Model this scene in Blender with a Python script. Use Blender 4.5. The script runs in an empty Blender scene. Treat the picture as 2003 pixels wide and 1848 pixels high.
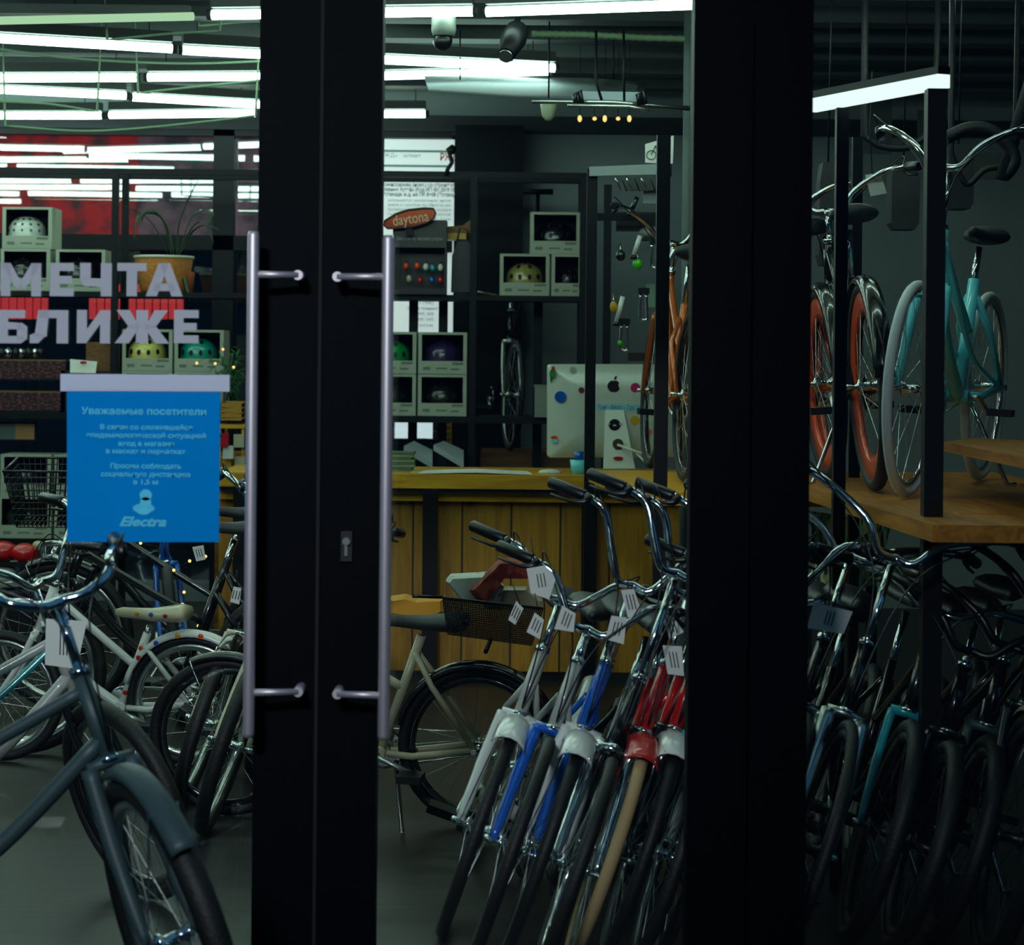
import bpy, math, random
from mathutils import Vector, Matrix
random.seed(7)
sc = bpy.context.scene
C = sc.collection
PI = math.pi
# ------------------------------------------------------------------ camera, world, exposure
F = 4167.0; CX = 1001.5; HY = 700.0; EYE = 1.55; ROLL = 0.0098
cam = bpy.data.objects.new('camera', bpy.data.cameras.new('camera')); C.objects.link(cam)
cam.data.sensor_width = 36; cam.data.lens = F / 2003 * 36
cam.data.shift_y = -(924 - HY) / 2003
cam.data.clip_start = 0.1; cam.data.clip_end = 200
cam.matrix_world = Matrix.Translation((0, 0, EYE)) @ Matrix.Rotation(PI/2, 4, 'X') @ Matrix.Rotation(ROLL, 4, 'Z')
cam.data.dof.use_dof = True; cam.data.dof.focus_distance = 7.4; cam.data.dof.aperture_fstop = 5.2
sc.camera = cam
sc.view_settings.view_transform = 'Standard'; sc.view_settings.look = 'None'
sc.view_settings.gamma = 1; sc.view_settings.exposure = 0.0; sc.view_settings.use_curve_mapping = False
TUBE = 15.5
w = bpy.data.worlds.new('night'); sc.world = w; w.use_nodes = True
bgn = w.node_tree.nodes['Background']; bgn.inputs[0].default_value = (0.10, 0.36, 0.62, 1); bgn.inputs[1].default_value = 0.30
def street_lamp_light(name, loc, target, power, size, col):
    l = bpy.data.lights.new(name, 'AREA'); l.shape = 'RECTANGLE'; l.size = size[0]; l.size_y = size[1]; l.energy = power; l.color = col; l.spread = math.radians(34)
    o = bpy.data.objects.new(name, l); C.objects.link(o); o.location = loc
    o.rotation_euler = (Vector(target) - Vector(loc)).to_track_quat('-Z', 'Y').to_euler()
    return o
street_lamp_light('street_lamp_light', (-1.9, -3.0, 5.2), (-0.95, 5, 1.45), 17, (1.2, 0.5), (0.82, 0.94, 1.0))

def W(px, py, d):
    u = px - CX; v = HY - py; c, s = math.cos(ROLL), math.sin(ROLL)
    return Vector(((u*c - v*s)*d/F, d, EYE + (u*s + v*c)*d/F))
def Wz(px, py, z):
    u = px - CX; v = HY - py; c, s = math.cos(ROLL), math.sin(ROLL)
    return W(px, py, (z - EYE)*F/(u*s + v*c))
def S(d): return d/F

# ------------------------------------------------------------------ materials
def lin(c):
    return tuple(((x/255)/12.92 if x <= 10 else ((x/255+.055)/1.055)**2.4) for x in c)
MATS = {}
def mat(name, c, rough=.5, metal=0, emit=0, coat=0, alpha=1, bump=0, scale=40, var=0, spec=.5):
    if name in MATS: return MATS[name]
    m = bpy.data.materials.new(name); m.use_nodes = True; MATS[name] = m
    nt = m.node_tree; b = nt.nodes['Principled BSDF']; L = lin(c)
    b.inputs['Base Color'].default_value = (*L, 1); b.inputs['Roughness'].default_value = rough
    b.inputs['Metallic'].default_value = metal; b.inputs['Coat Weight'].default_value = coat; b.inputs['Coat Roughness'].default_value = .08
    b.inputs['Alpha'].default_value = alpha; b.inputs['Specular IOR Level'].default_value = spec
    if emit:
        b.inputs['Emission Color'].default_value = (*L, 1); b.inputs['Emission Strength'].default_value = emit
    tc = nt.nodes.new('ShaderNodeTexCoord'); n = nt.nodes.new('ShaderNodeTexNoise'); n.inputs['Scale'].default_value = scale
    nt.links.new(tc.outputs['Object'], n.inputs['Vector'])
    mx = nt.nodes.new('ShaderNodeMixRGB'); v = var or .06
    mx.inputs[1].default_value = (*[x*(1-v) for x in L], 1); mx.inputs[2].default_value = (*[min(1, x*(1+v)) for x in L], 1)
    nt.links.new(n.outputs['Fac'], mx.inputs[0]); nt.links.new(mx.outputs[0], b.inputs['Base Color'])
    if bump:
        bp = nt.nodes.new('ShaderNodeBump'); bp.inputs['Strength'].default_value = bump; bp.inputs['Distance'].default_value = .01
        nt.links.new(n.outputs['Fac'], bp.inputs['Height']); nt.links.new(bp.outputs[0], b.inputs['Normal'])
    return m
def wood(name, c1, c2, axis=0, rough=.45, plank=0.0, gap=(20, 14, 5), pax=0, sc_=(1.2, 14, 14)):
    m = bpy.data.materials.new(name); m.use_nodes = True; nt = m.node_tree; N = nt.nodes; b = N['Principled BSDF']
    tc = N.new('ShaderNodeTexCoord'); mp = N.new('ShaderNodeMapping'); mp.inputs['Scale'].default_value = sc_
    nt.links.new(tc.outputs['Object'], mp.inputs[0])
    n = N.new('ShaderNodeTexNoise'); n.inputs['Scale'].default_value = 3; n.inputs['Detail'].default_value = 6; n.inputs['Distortion'].default_value = .8
    nt.links.new(mp.outputs[0], n.inputs['Vector'])
    r = N.new('ShaderNodeValToRGB'); r.color_ramp.elements[0].position = .35; r.color_ramp.elements[1].position = .68
    r.color_ramp.elements[0].color = (*lin(c1), 1); r.color_ramp.elements[1].color = (*lin(c2), 1)
    nt.links.new(n.outputs['Fac'], r.inputs[0]); out = r.outputs[0]
    # knots
    vo = N.new('ShaderNodeTexVoronoi'); vo.inputs['Scale'].default_value = 2.6; nt.links.new(tc.outputs['Object'], vo.inputs['Vector'])
    kr = N.new('ShaderNodeValToRGB'); kr.color_ramp.elements[0].position = .03; kr.color_ramp.elements[1].position = .09
    nt.links.new(vo.outputs['Distance'], kr.inputs[0])
    mk = N.new('ShaderNodeMixRGB'); mk.inputs[1].default_value = (*[x*.3 for x in lin(c1)], 1)
    nt.links.new(kr.outputs[0], mk.inputs[0]); nt.links.new(out, mk.inputs[2]); out = mk.outputs[0]
    if plank:
        sp = N.new('ShaderNodeSeparateXYZ'); nt.links.new(tc.outputs['Object'], sp.inputs[0])
        dv = N.new('ShaderNodeMath'); dv.operation = 'DIVIDE'; dv.inputs[1].default_value = plank; nt.links.new(sp.outputs[pax], dv.inputs[0])
        fr = N.new('ShaderNodeMath'); fr.operation = 'FRACT'; nt.links.new(dv.outputs[0], fr.inputs[0])
        lt = N.new('ShaderNodeMath'); lt.operation = 'LESS_THAN'; lt.inputs[1].default_value = .04; nt.links.new(fr.outputs[0], lt.inputs[0])
        fl = N.new('ShaderNodeMath'); fl.operation = 'FLOOR'; nt.links.new(dv.outputs[0], fl.inputs[0])
        wn = N.new('ShaderNodeTexWhiteNoise'); wn.noise_dimensions = '1D'; nt.links.new(fl.outputs[0], wn.inputs['W'])
        mr = N.new('ShaderNodeMapRange'); mr.inputs[3].default_value = .7; mr.inputs[4].default_value = 1.15; nt.links.new(wn.outputs['Value'], mr.inputs[0])
        ml = N.new('ShaderNodeMixRGB'); ml.blend_type = 'MULTIPLY'; ml.inputs[0].default_value = 1
        nt.links.new(out, ml.inputs[1]); nt.links.new(mr.outputs[0], ml.inputs[2])
        mg = N.new('ShaderNodeMixRGB'); mg.inputs[2].default_value = (*lin(gap), 1)
        nt.links.new(lt.outputs[0], mg.inputs[0]); nt.links.new(ml.outputs[0], mg.inputs[1]); out = mg.outputs[0]
    nt.links.new(out, b.inputs['Base Color']); b.inputs['Roughness'].default_value = rough
    return m
def glassm(name, refl, tint=(1, 1, 1), rough=0.0):
    m = bpy.data.materials.new(name); m.use_nodes = True; nt = m.node_tree; N = nt.nodes
    for x in list(N): N.remove(x)
    o = N.new('ShaderNodeOutputMaterial'); t = N.new('ShaderNodeBsdfTransparent'); t.inputs[0].default_value = (*tint, 1)
    g = N.new('ShaderNodeBsdfGlossy'); g.inputs['Roughness'].default_value = rough; g.inputs[0].default_value = (1, 1, 1, 1)
    lw = N.new('ShaderNodeLayerWeight'); lw.inputs[0].default_value = .35
    mr = N.new('ShaderNodeMapRange'); mr.inputs[3].default_value = refl; mr.inputs[4].default_value = 1.0
    nt.links.new(lw.outputs['Facing'], mr.inputs[0])
    pw = N.new('ShaderNodeMath'); pw.operation = 'POWER'; pw.inputs[1].default_value = 3.0
    nt.links.new(lw.outputs['Facing'], pw.inputs[0]); nt.links.new(pw.outputs[0], mr.inputs[0])
    mx = N.new('ShaderNodeMixShader'); nt.links.new(mr.outputs[0], mx.inputs[0]); nt.links.new(t.outputs[0], mx.inputs[1]); nt.links.new(g.outputs[0], mx.inputs[2])
    nt.links.new(mx.outputs[0], o.inputs[0]); return m
def film(name, c, trans=.5, clear=0.0, c2=None):
    """thin printed film or paper that light also passes through"""
    m = bpy.data.materials.new(name); m.use_nodes = True; nt = m.node_tree; N = nt.nodes
    for x in list(N): N.remove(x)
    o = N.new('ShaderNodeOutputMaterial'); d = N.new('ShaderNodeBsdfDiffuse'); t = N.new('ShaderNodeBsdfTranslucent'); k = N.new('ShaderNodeBsdfTransparent')
    n = N.new('ShaderNodeTexNoise'); n.inputs['Scale'].default_value = 6; r = N.new('ShaderNodeMixRGB')
    r.inputs[1].default_value = (*lin(c), 1); r.inputs[2].default_value = (*lin(c2 or c), 1)
    tc = N.new('ShaderNodeTexCoord'); nt.links.new(tc.outputs['Object'], n.inputs['Vector']); nt.links.new(n.outputs['Fac'], r.inputs[0])
    nt.links.new(r.outputs[0], d.inputs[0]); nt.links.new(r.outputs[0], t.inputs[0])
    a = N.new('ShaderNodeMixShader'); a.inputs[0].default_value = trans; nt.links.new(d.outputs[0], a.inputs[1]); nt.links.new(t.outputs[0], a.inputs[2])
    b = N.new('ShaderNodeMixShader'); b.inputs[0].default_value = clear; nt.links.new(a.outputs[0], b.inputs[1]); nt.links.new(k.outputs[0], b.inputs[2])
    nt.links.new(b.outputs[0], o.inputs[0]); return m
def lightmat(name, col, s):
    m = bpy.data.materials.new(name); m.use_nodes = True; nt = m.node_tree; N = nt.nodes
    for x in list(N): N.remove(x)
    o = N.new('ShaderNodeOutputMaterial'); e = N.new('ShaderNodeEmission'); e.inputs[0].default_value = (*col, 1); e.inputs[1].default_value = s
    nt.links.new(e.outputs[0], o.inputs[0]); return m

black = mat('black_powder_coat', (3, 5, 8), .5, spec=.25)
doorm = mat('dark_door_aluminium', (2, 5, 11), .6, spec=.06)
steel = mat('brushed_steel', (214, 202, 208), .5, .8)
chrome = mat('chrome', (215, 222, 225), .09, 1)
rubber = mat('tyre_rubber', (9, 10, 11), .6, bump=.2, scale=120)
plasticb = mat('black_plastic', (12, 13, 15), .35)
leather = mat('dark_vinyl', (38, 40, 42), .5)
alu = mat('silver_alloy', (200, 208, 204), .3, 1)
cream_t = mat('beige_tyre', (176, 150, 105), .7)
M = dict(white=mat('white_enamel', (215, 220, 215), .25, coat=.6), grey=mat('grey_white_enamel', (168, 172, 165), .3, coat=.5),
         blue=mat('blue_enamel', (10, 88, 190), .25, coat=.6), red=mat('red_enamel', (190, 22, 28), .25, coat=.6),
         teal=mat('teal_enamel', (30, 150, 160), .25, coat=.6), sky=mat('light_blue_enamel', (104, 222, 236), .22, coat=.7),
         copper=mat('copper_enamel', (190, 95, 25), .28, .4, coat=.5), orange=mat('orange_enamel', (232, 74, 12), .3, coat=.3),
         slate=mat('matt_grey_green_enamel', (46, 66, 68), .5), black=mat('black_enamel', (14, 16, 18), .2, coat=.6),
         cream=mat('cream_enamel', (186, 180, 150), .3, coat=.4), yellow=mat('yellow_enamel', (205, 160, 10), .35), blackp=plasticb,
         whitet=mat('pale_tyre', (200, 215, 215), .6))
tube_on = lightmat('fluorescent_tube_glow', (0.66, 1.0, 0.84), TUBE)
carton = mat('pale_grey_carton', (168, 176, 158), .8, var=.1, scale=8)
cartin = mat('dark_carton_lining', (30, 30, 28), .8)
paper = mat('white_paper', (220, 222, 216), .8)
ink = mat('dark_print', (50, 55, 60), .8)
oak = wood('yellow_pine', (186, 128, 8), (226, 172, 20), sc_=(1.2, 12, 12))
oak2 = wood('pine_panelling', (146, 100, 4), (184, 132, 8), plank=.235, sc_=(12, 12, 1.0), rough=.6)
shelfw = wood('brown_pine', (150, 92, 22), (192, 128, 36), sc_=(12, 1.2, 12))
floorm = wood('dark_plank_floor', (10, 10, 10), (44, 42, 38), plank=.14, pax=1, gap=(14, 14, 14), sc_=(.7, 14, 14), rough=.42)
glass_f = glassm('shopfront_glass', .05)
glass_b = glassm('rear_window_glass', .085, (.85, .9, .9))

# ------------------------------------------------------------------ mesh builder
class MB:
    def __init__(s): s.v = []; s.f = []; s.sm = []
    def add(s, vs, fs, smooth=True):
        o = len(s.v); s.v += [tuple(x) for x in vs]; s.f += [tuple(i+o for i in q) for q in fs]; s.sm += [smooth]*len(fs); return s
    def box(s, a, b, M4=None):
        x0, y0, z0 = a; x1, y1, z1 = b
        x0, x1 = min(x0, x1), max(x0, x1); y0, y1 = min(y0, y1), max(y0, y1); z0, z1 = min(z0, z1), max(z0, z1)
        vs = [Vector(p) for p in ((x0,y0,z0),(x1,y0,z0),(x1,y1,z0),(x0,y1,z0),(x0,y0,z1),(x1,y0,z1),(x1,y1,z1),(x0,y1,z1))]
        if M4: vs = [M4 @ p for p in vs]
        return s.add(vs, [(3,2,1,0),(4,5,6,7),(0,1,5,4),(1,2,6,5),(2,3,7,6),(3,0,4,7)], False)
    def hull8(s, bot, top):
        n = len(bot); vs = list(bot) + list(top)
        fs = [tuple(reversed(range(n))), tuple(range(n, 2*n))] + [(i, (i+1) % n, n+(i+1) % n, n+i) for i in range(n)]
        return s.add(vs, fs, False)
    def tube(s, pts, r, n=8, closed=False, cap=True, flat=1.0):
        pts = [Vector(p) for p in pts]; m = len(pts)
        rs = r if isinstance(r, (list, tuple)) else [r]*m
        vs = []; prev = None
        for i, p in enumerate(pts):
            if closed: t = pts[(i+1) % m] - pts[i-1]
            else: t = (pts[min(i+1, m-1)] - pts[max(i-1, 0)])
            if t.length < 1e-9: t = Vector((0, 0, 1))
            t.normalize()
            if prev is None:
                a = Vector((0, 0, 1)) if abs(t.z) < .9 else Vector((1, 0, 0)); u = t.cross(a).normalized()
            else:
                u = prev - t*prev.dot(t)
                u = u.normalized() if u.length > 1e-6 else t.orthogonal().normalized()
            prev = u; b = t.cross(u)
            for k in range(n):
                a = 2*PI*k/n; vs.append(p + u*math.cos(a)*rs[i] + b*math.sin(a)*rs[i]*flat)
        fs = []
        for i in range(m if closed else m-1):
            for k in range(n):
                a = i*n+k; b2 = i*n+(k+1) % n; c = ((i+1) % m)*n+(k+1) % n; d = ((i+1) % m)*n+k
                fs.append((a, b2, c, d))
        s.add(vs, fs, True)
        if cap and not closed:
            o = len(s.v) - len(vs)
            s.f.append(tuple(o+k for k in reversed(range(n)))); s.sm.append(False)
            s.f.append(tuple(o+(m-1)*n+k for k in range(n))); s.sm.append(False)
        return s
    def lathe(s, prof, n=20, M4=None, cap=True):
        M4 = M4 or Matrix(); vs = []
        for r, z in prof:
            for k in range(n): vs.append(M4 @ Vector((r*math.cos(2*PI*k/n), r*math.sin(2*PI*k/n), z)))
        fs = [(i*n+k, i*n+(k+1) % n, (i+1)*n+(k+1) % n, (i+1)*n+k) for i in range(len(prof)-1) for k in range(n)]
        s.add(vs, fs, True)
        if cap:
            o = len(s.v)-len(vs)
            s.f.append(tuple(o+k for k in reversed(range(n)))); s.sm.append(False)
            s.f.append(tuple(o+(len(prof)-1)*n+k for k in range(n))); s.sm.append(False)
        return s
    def disc(s, c, r, ny, th=.001, n=20, sx=1, sz=1):
        """a thin disc facing -Y"""
        c = Vector(c)
        f = [c + Vector((r*sx*math.cos(2*PI*k/n), 0, r*sz*math.sin(2*PI*k/n))) for k in range(n)]
        return s.hull8(f, [p + Vector((0, th, 0)) for p in f])
    def ball(s, c, r, n=12, m=8, sx=1, sy=1, sz=1):
        c = Vector(c)
        prof = [(max(r*math.sin(PI*i/m), 1e-5), -r*math.cos(PI*i/m)) for i in range(m+1)]
        return s.lathe(prof, n, Matrix.Translation(c) @ Matrix.Diagonal((sx, sy, sz, 1)))
    def build(s, name, material, parent=None):
        me = bpy.data.meshes.new(name); me.from_pydata(s.v, [], s.f)
        me.polygons.foreach_set('use_smooth', s.sm); me.materials.append(material); me.update()
        o = bpy.data.objects.new(name, me); C.objects.link(o)
        if parent: o.parent = parent
        return o
def thing(name, label, cat, loc=(0, 0, 0), M4=None, group=None):
    o = bpy.data.objects.new(name, None); C.objects.link(o); o.empty_display_size = .1
    o.matrix_world = M4 if M4 is not None else Matrix.Translation(loc)
    o['label'] = label; o['category'] = cat
    if group: o['group'] = group
    return o
def tag(o, label, cat, group=None, kind=None):
    if kind: o['kind'] = kind
    o['label'] = label; o['category'] = cat
    if group: o['group'] = group
    return o
def struct(o, label=None, cat=None):
    o['kind'] = 'structure'
    if label: o['label'] = label
    if cat: o['category'] = cat
    return o
def text_mesh(body, size, off=0.0, ext=0.0006, align='CENTER', shear=0, spacing=1.0):
    cu = bpy.data.curves.new('t', 'FONT'); cu.body = body; cu.size = size; cu.offset = off; cu.extrude = ext
    cu.align_x = align; cu.align_y = 'CENTER'; cu.shear = shear; cu.space_character = spacing; cu.resolution_u = 3
    o = bpy.data.objects.new('t', cu); C.objects.link(o)
    dg = bpy.context.evaluated_depsgraph_get(); me = bpy.data.meshes.new_from_object(o.evaluated_get(dg))
    bpy.data.objects.remove(o); bpy.data.curves.remove(cu)
    xs = [v.co.x for v in me.vertices] or [0]
    return me, max(xs)-min(xs)
def add_text(name, body, loc, size, material, parent=None, off=0.0, width=None, shear=0, rot=None, spacing=1.0, rel=True):
    """writing that faces -Y, centred on loc"""
    me, wd = text_mesh(body, size, off, shear=shear, spacing=spacing)
    sx = (width/wd) if (width and wd > 0) else 1
    R = (rot or Matrix()) @ Matrix.Rotation(PI/2, 4, 'X') @ Matrix.Diagonal((sx, 1, 1, 1))
    me.transform(Matrix.Translation(Vector(loc)) @ R); me.materials.append(material); me.name = name
    o = bpy.data.objects.new(name, me); C.objects.link(o)
    if parent: o.parent = parent
    return o
def quad_slab(pts, th=.002, dirv=(0, 1, 0)):
    m = MB(); d = Vector(dirv)*th; m.hull8([Vector(p) for p in pts], [Vector(p)+d for p in pts]); return m

# ------------------------------------------------------------------ the room
YG = 5.0; YB = 13.4; CEIL = 3.22; XL, XR = -7.6, 5.0
struct(MB().box((XL-.2, YG-.06, -.12), (XR+.2, YB+.15, 0)).build('floor', floorm), 'dark plank floor of the shop', 'floor')
struct(MB().box((XL-.2, YG-.06, CEIL), (XR+.2, YB+.15, CEIL+.12)).build('ceiling', mat('dark_ceiling_paint', (182, 188, 152), .7, var=.3, scale=1.5)), 'dark shop ceiling above the tube lights', 'ceiling')
struct(MB().box((XL-.2, YG-.06, 0), (XL, YB+.15, CEIL)).build('wall_left', mat('grey_wall_paint', (96, 104, 102), .8)), 'grey left wall', 'wall')
struct(MB().box((XR, YG-.06, 0), (XR+.2, YB+.15, CEIL)).build('wall_right', MATS['grey_wall_paint']), 'grey right wall', 'wall')
xw = W(890, 500, YB).x
bw = MB().box((xw, YB, 0), (XR, YB+.15, CEIL)); bw.box((XL, YB, 2.96), (xw, YB+.15, CEIL)); bw.box((XL, YB, 0), (xw, YB+.15, .12))
struct(bw.build('wall_back', mat('grey_back_wall_paint', (140, 152, 154), .8, var=.15, scale=2)), 'grey back wall beside the rear window', 'wall')
# the pavement outside, out of the frame, carries the shopfront
struct(MB().box((-30, -14, -.12), (30, YG-.06, 0)).build('floor_pavement', mat('dark_pavement', (22, 40, 50), .9, var=.4, scale=1.1)), 'dark pavement outside the shop', 'ground')
struct(MB().box((-30, -14.6, 0), (30, -14, 14)).build('wall_opposite', mat('night_facade', (62, 100, 128), .9, var=.5, scale=.6)), 'dark facade across the street behind the viewer', 'wall')
struct(MB().box((-12, YB+.15, -.12), (12, 17.8, 0)).build('floor_yard', mat('yard_ground', (30, 34, 38), .9)), 'dark yard ground beyond the rear window', 'ground')
struct(MB().box((-12, 17.5, 0), (12, 17.8, 6)).build('wall_yard', mat('night_yard_wall', (26, 30, 34), .9)), 'dark wall of the yard beyond the rear window', 'wall')
# ceiling ribs
for i, y in enumerate([5.6 + .62*k for k in range(12)]):
    struct(MB().box((XL, y, CEIL-.09), (XR, y+.17, CEIL)).build('trim_%d' % (i+1), mat('dark_beam', (64, 72, 72), .7)), 'dark ceiling beam', 'beam')
# rear window: glass between dark mullions
rw = thing('window_2', 'rear window in dark frame, mirroring the tube lights', 'window', W(400, 500, YB)); rw['kind'] = 'structure'
iv = rw.matrix_world.inverted()
def loc(o, p): return o.matrix_world.inverted() @ Vector(p)
m = MB()
def fr(px0, px1, y0, y1, mm, d=YB, dep=.08):
    a = W(px0, y1, d); b = W(px1, y0, d); mm.box(loc(rw, (a.x, d-dep, a.z)), loc(rw, (b.x, d, b.z)))
for a, b in ((411, 462), (-150, -110), (640, 700)): fr(a, b, 250, 1300, m)
fr(-200, 885, 466, 484, m)
fr(-200, 885, 246, 262, m)
m.build('window_frame', black, rw)
g = MB(); g.box(loc(rw, (XL, YB+.02, .12)), loc(rw, (xw, YB+.03, 2.96))); g.build('glass_pane', glass_b, rw)
# dark column right of the window and the wall ledge
c0, c1 = W(888, 500, 13.15), W(1022, 500, 13.15)
struct(MB().box((c0.x, 13.1, 0), (c1.x, 13.39, 2.98)).build('trim_20', mat('dark_column', (6, 8, 12), .6, spec=.2)), 'dark column right of the rear window', 'column')
struct(MB().box((XL, 13.3, 2.96), (XR, 13.39, 3.06)).build('trim_21', mat('dark_header', (34, 38, 42), .6)), 'dark header running along the back wall', 'beam')

# ------------------------------------------------------------------ things outside the rear window
def mottled(name, c1, c2, scale, emit=0.0, stretch=(1, 1, 1), thr=(.4, .6)):
    m = bpy.data.materials.new(name); m.use_nodes = True; nt = m.node_tree; N = nt.nodes; b = N['Principled BSDF']
    tc = N.new('ShaderNodeTexCoord'); mp = N.new('ShaderNodeMapping'); mp.inputs['Scale'].default_value = stretch
    n = N.new('ShaderNodeTexNoise'); n.inputs['Scale'].default_value = scale; n.inputs['Detail'].default_value = 5
    r = N.new('ShaderNodeValToRGB'); r.color_ramp.elements[0].position = thr[0]; r.color_ramp.elements[1].position = thr[1]
    r.color_ramp.elements[0].color = (*lin(c1), 1); r.color_ramp.elements[1].color = (*lin(c2), 1)
    nt.links.new(tc.outputs['Object'], mp.inputs[0]); nt.links.new(mp.outputs[0], n.inputs['Vector']); nt.links.new(n.outputs['Fac'], r.inputs[0])
    nt.links.new(r.outputs[0], b.inputs['Base Color']); b.inputs['Roughness'].default_value = .7
    if emit: nt.links.new(r.outputs[0], b.inputs['Emission Color']); b.inputs['Emission Strength'].default_value = emit
    return m
def slab_px(px0, py0, px1, py1, d, th, material, name, parent=None):
    a = W(px0, py1, d); b = W(px1, py0, d); mm = MB()
    p0 = Vector((a.x, d, a.z)); p1 = Vector((b.x, d+th, b.z))
    if parent: p0 = loc(parent, p0); p1 = loc(parent, p1)
    return mm.box(p0, p1).build(name, material, parent)
redm = mottled('backlit_red_banner', (62, 44, 46), (158, 34, 38), 7, .75, thr=(.36, .56))
tag(slab_px(-180, 240, 268, 480, 14.3, .05, redm, 'lit_banner'), 'glowing red mottled banner outside the rear window, upper left', 'banner')
tag(slab_px(268, 240, 560, 480, 14.35, .05, mottled('glowing_grey_hoarding', (60, 52, 58), (110, 84, 92), 5, .6), 'hoarding'), 'dim grey hoarding seen through rear window behind potted plant', 'hoarding')  # hoarding is no lamp; emission in its colour stands in for light on it
rs = thing('striped_banner', 'bright red banner of vertical strips low behind the left shelves', 'banner', W(170, 600, 14.3))
for k in range(27):
    x = -60 + k*15.6
    if 84 < x < 168: continue
    slab_px(x, 556, x+12.5, 624, 14.3, .03, mat('backlit_red_strip', (205, 52, 58), .6, emit=.8), 'strip', rs)
nb = thing('notice_board', 'white outdoor notice banner with dark print and added glow, set at the rear window', 'notice board', W(800, 500, 13.37))
lit = mat('glowing_white_sheet', (214, 228, 226), .7, emit=.62)  # no backlight here: added emission stands in for light on the outdoor banner
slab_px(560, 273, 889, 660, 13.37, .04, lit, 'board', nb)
def board_text(body, px, py, size_px, col=ink, wd=None, off=.0):
    p = W(px, py, 13.368); add_text('print', body, loc(nb, p), size_px*S(13.37)*1.35, col, nb, width=wd*S(13.37) if wd else None, off=off)
bink = mat('grey_print', (70, 84, 96), .7); link = mat('pale_grey_print', (140, 160, 172), .7)
board_text('по «РЖД» филиал', 772, 304, 8, link, 100)
board_text('РЖД', 878, 308, 15, mat('red_print', (200, 40, 50), .7), 34, .0015)
for i, t in enumerate(['участка Москва Пассажирская Кур', 'Комиссарово (искл.) со строительс', 'главных путей» (Код ИП 001.2019.1000', 'Эстакада ж.д. на ПК 8+08 (Эстакада']):
    board_text(t, 822, 352+i*9.5, 8, bink, 150, .0006)
for i in range(5): board_text(['запрещается самовольное снятие', 'земель и строительство объектов жил', 'проведение работ без ордера', 'складирование материалов', 'и вход на участок'][i], 820, 392+i*9, 6.5, link, 124)
for i in range(5): board_text(['т. +7 (900)', 'ответственный', '+7 495 000', '+7 499 1045', 'срок'][i], 826, 592+i*11, 7, link, 44 if i != 1 else 60)
for y in (294, 323):
    slab_px(600, y, 884, y+1.6, 13.366, .004, link, 'ruled_line', nb)
lb = thing('light_box', 'bright white light box low behind the counter shelves', 'lamp', W(820, 845, 14.0))
slab_px(772, 826, 846, 858, 14.0, .08, lightmat('white_panel_glow', (.8, .95, 1), 1.1), 'panel', lb)
for a in ((768, 822, 850, 826), (768, 858, 850, 862), (768, 822, 772, 862), (846, 822, 850, 862)): slab_px(*a, 13.98, .1, black, 'rim', lb)
MB().box((-.05, 0, -1.2), (.05, .05, -.04)).build('leg', black, lb)
cr = thing('wooden_crate', 'orange wooden crate behind the rack by the light box', 'crate', W(866, 850, 12.9))
for k in range(4): slab_px(860, 828+k*11, 884, 836+k*11, 12.8, .02, oak, 'slat', cr)
for k in (861, 880): slab_px(k, 824, k+4, 874, 12.82, .03, oak, 'post', cr)

# ------------------------------------------------------------------ tube lights
def tube_light(x1, y1, x2, y2, label, grp=None):
    a = Wz(x1, y1, 3.0); b = Wz(x2, y2, 3.0); t = thing('ceiling_light', label, 'light', (a+b)/2, group=grp)
    la, lb_ = a-(a+b)/2, b-(a+b)/2
    MB().tube([la, lb_], .021, 12).build('light_tube', tube_on, t)
    u = (b-a).normalized(); n = Vector((-u.y, u.x, 0)); mm = MB()
    q = [la-n*.03, lb_-n*.03, lb_+n*.03, la+n*.03]; z = Vector((0, 0, .028))
    mm.hull8([p+z for p in q], [p+z+Vector((0, 0, .05)) for p in q]); mm.build('housing', mat('grey_fitting', (60, 64, 62), .5), t)
    for p, s in ((la, -1), (lb_, 1)): MB().tube([p+u*s*.001, p+u*s*.02], .023, 10).build('end_cap', MATS['grey_fitting'], t)
    for p in (la*.8, lb_*.8): MB().tube([p+Vector((0, 0, .07)), p+Vector((0, 0, CEIL-3.0))], .003, 5).build('hanger', black, t)
TL = [(415, 29, 925, 22, 'white tube light running behind the door stiles at the very top'),
 (952, 23, 1440, 6, 'white tube light at top right of the middle pane'),
 (-120, 68, 336, 95, 'white tube light top left, second from the top edge'),
 (357, 98, 638, 113, 'white tube light left of the stiles, right end of the second row'),
 (655, 112, 1084, 133, 'upper of the two tube lights converging in the middle pane'),
 (-140, 153, 268, 152, 'white tube light at left edge in the third row'),
 (290, 151, 638, 149, 'white tube light third row, next to the door stile'),
 (655, 151, 1075, 139, 'lower of the two tube lights converging in the middle pane'),
 (-150, 168, 246, 187, 'white tube light at left edge in the fourth row'),
 (259, 190, 638, 212, 'white tube light fourth row, sloping down to the stile'),
 (640, 223, 832, 223, 'short-looking tube light just above the notice board'),
 (-130, 226, 199, 226, 'lowest tube light at the left edge'),
 (215, 225, 500, 221, 'lowest tube light left of the door stile')]
for t in TL: tube_light(*t)
def world_tube(x0, x1, y0, y1):
    f = lambda X, Y: (CX + X*F/Y, HY - (3.0-EYE)*F/Y)
    a, b = f(x0, y0), f(x1, y1)
    u0, v0 = a[0]-CX, HY-a[1]; u1, v1 = b[0]-CX, HY-b[1]; c, s_ = math.cos(ROLL), math.sin(ROLL)
    tube_light(CX+u0*c+v0*s_, HY-(v0*c-u0*s_), CX+u1*c+v1*s_, HY-(v1*c-u1*s_), 'tube light over the shop floor beyond the edge of the view', grp='tube lights beyond the edge of the view')
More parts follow.
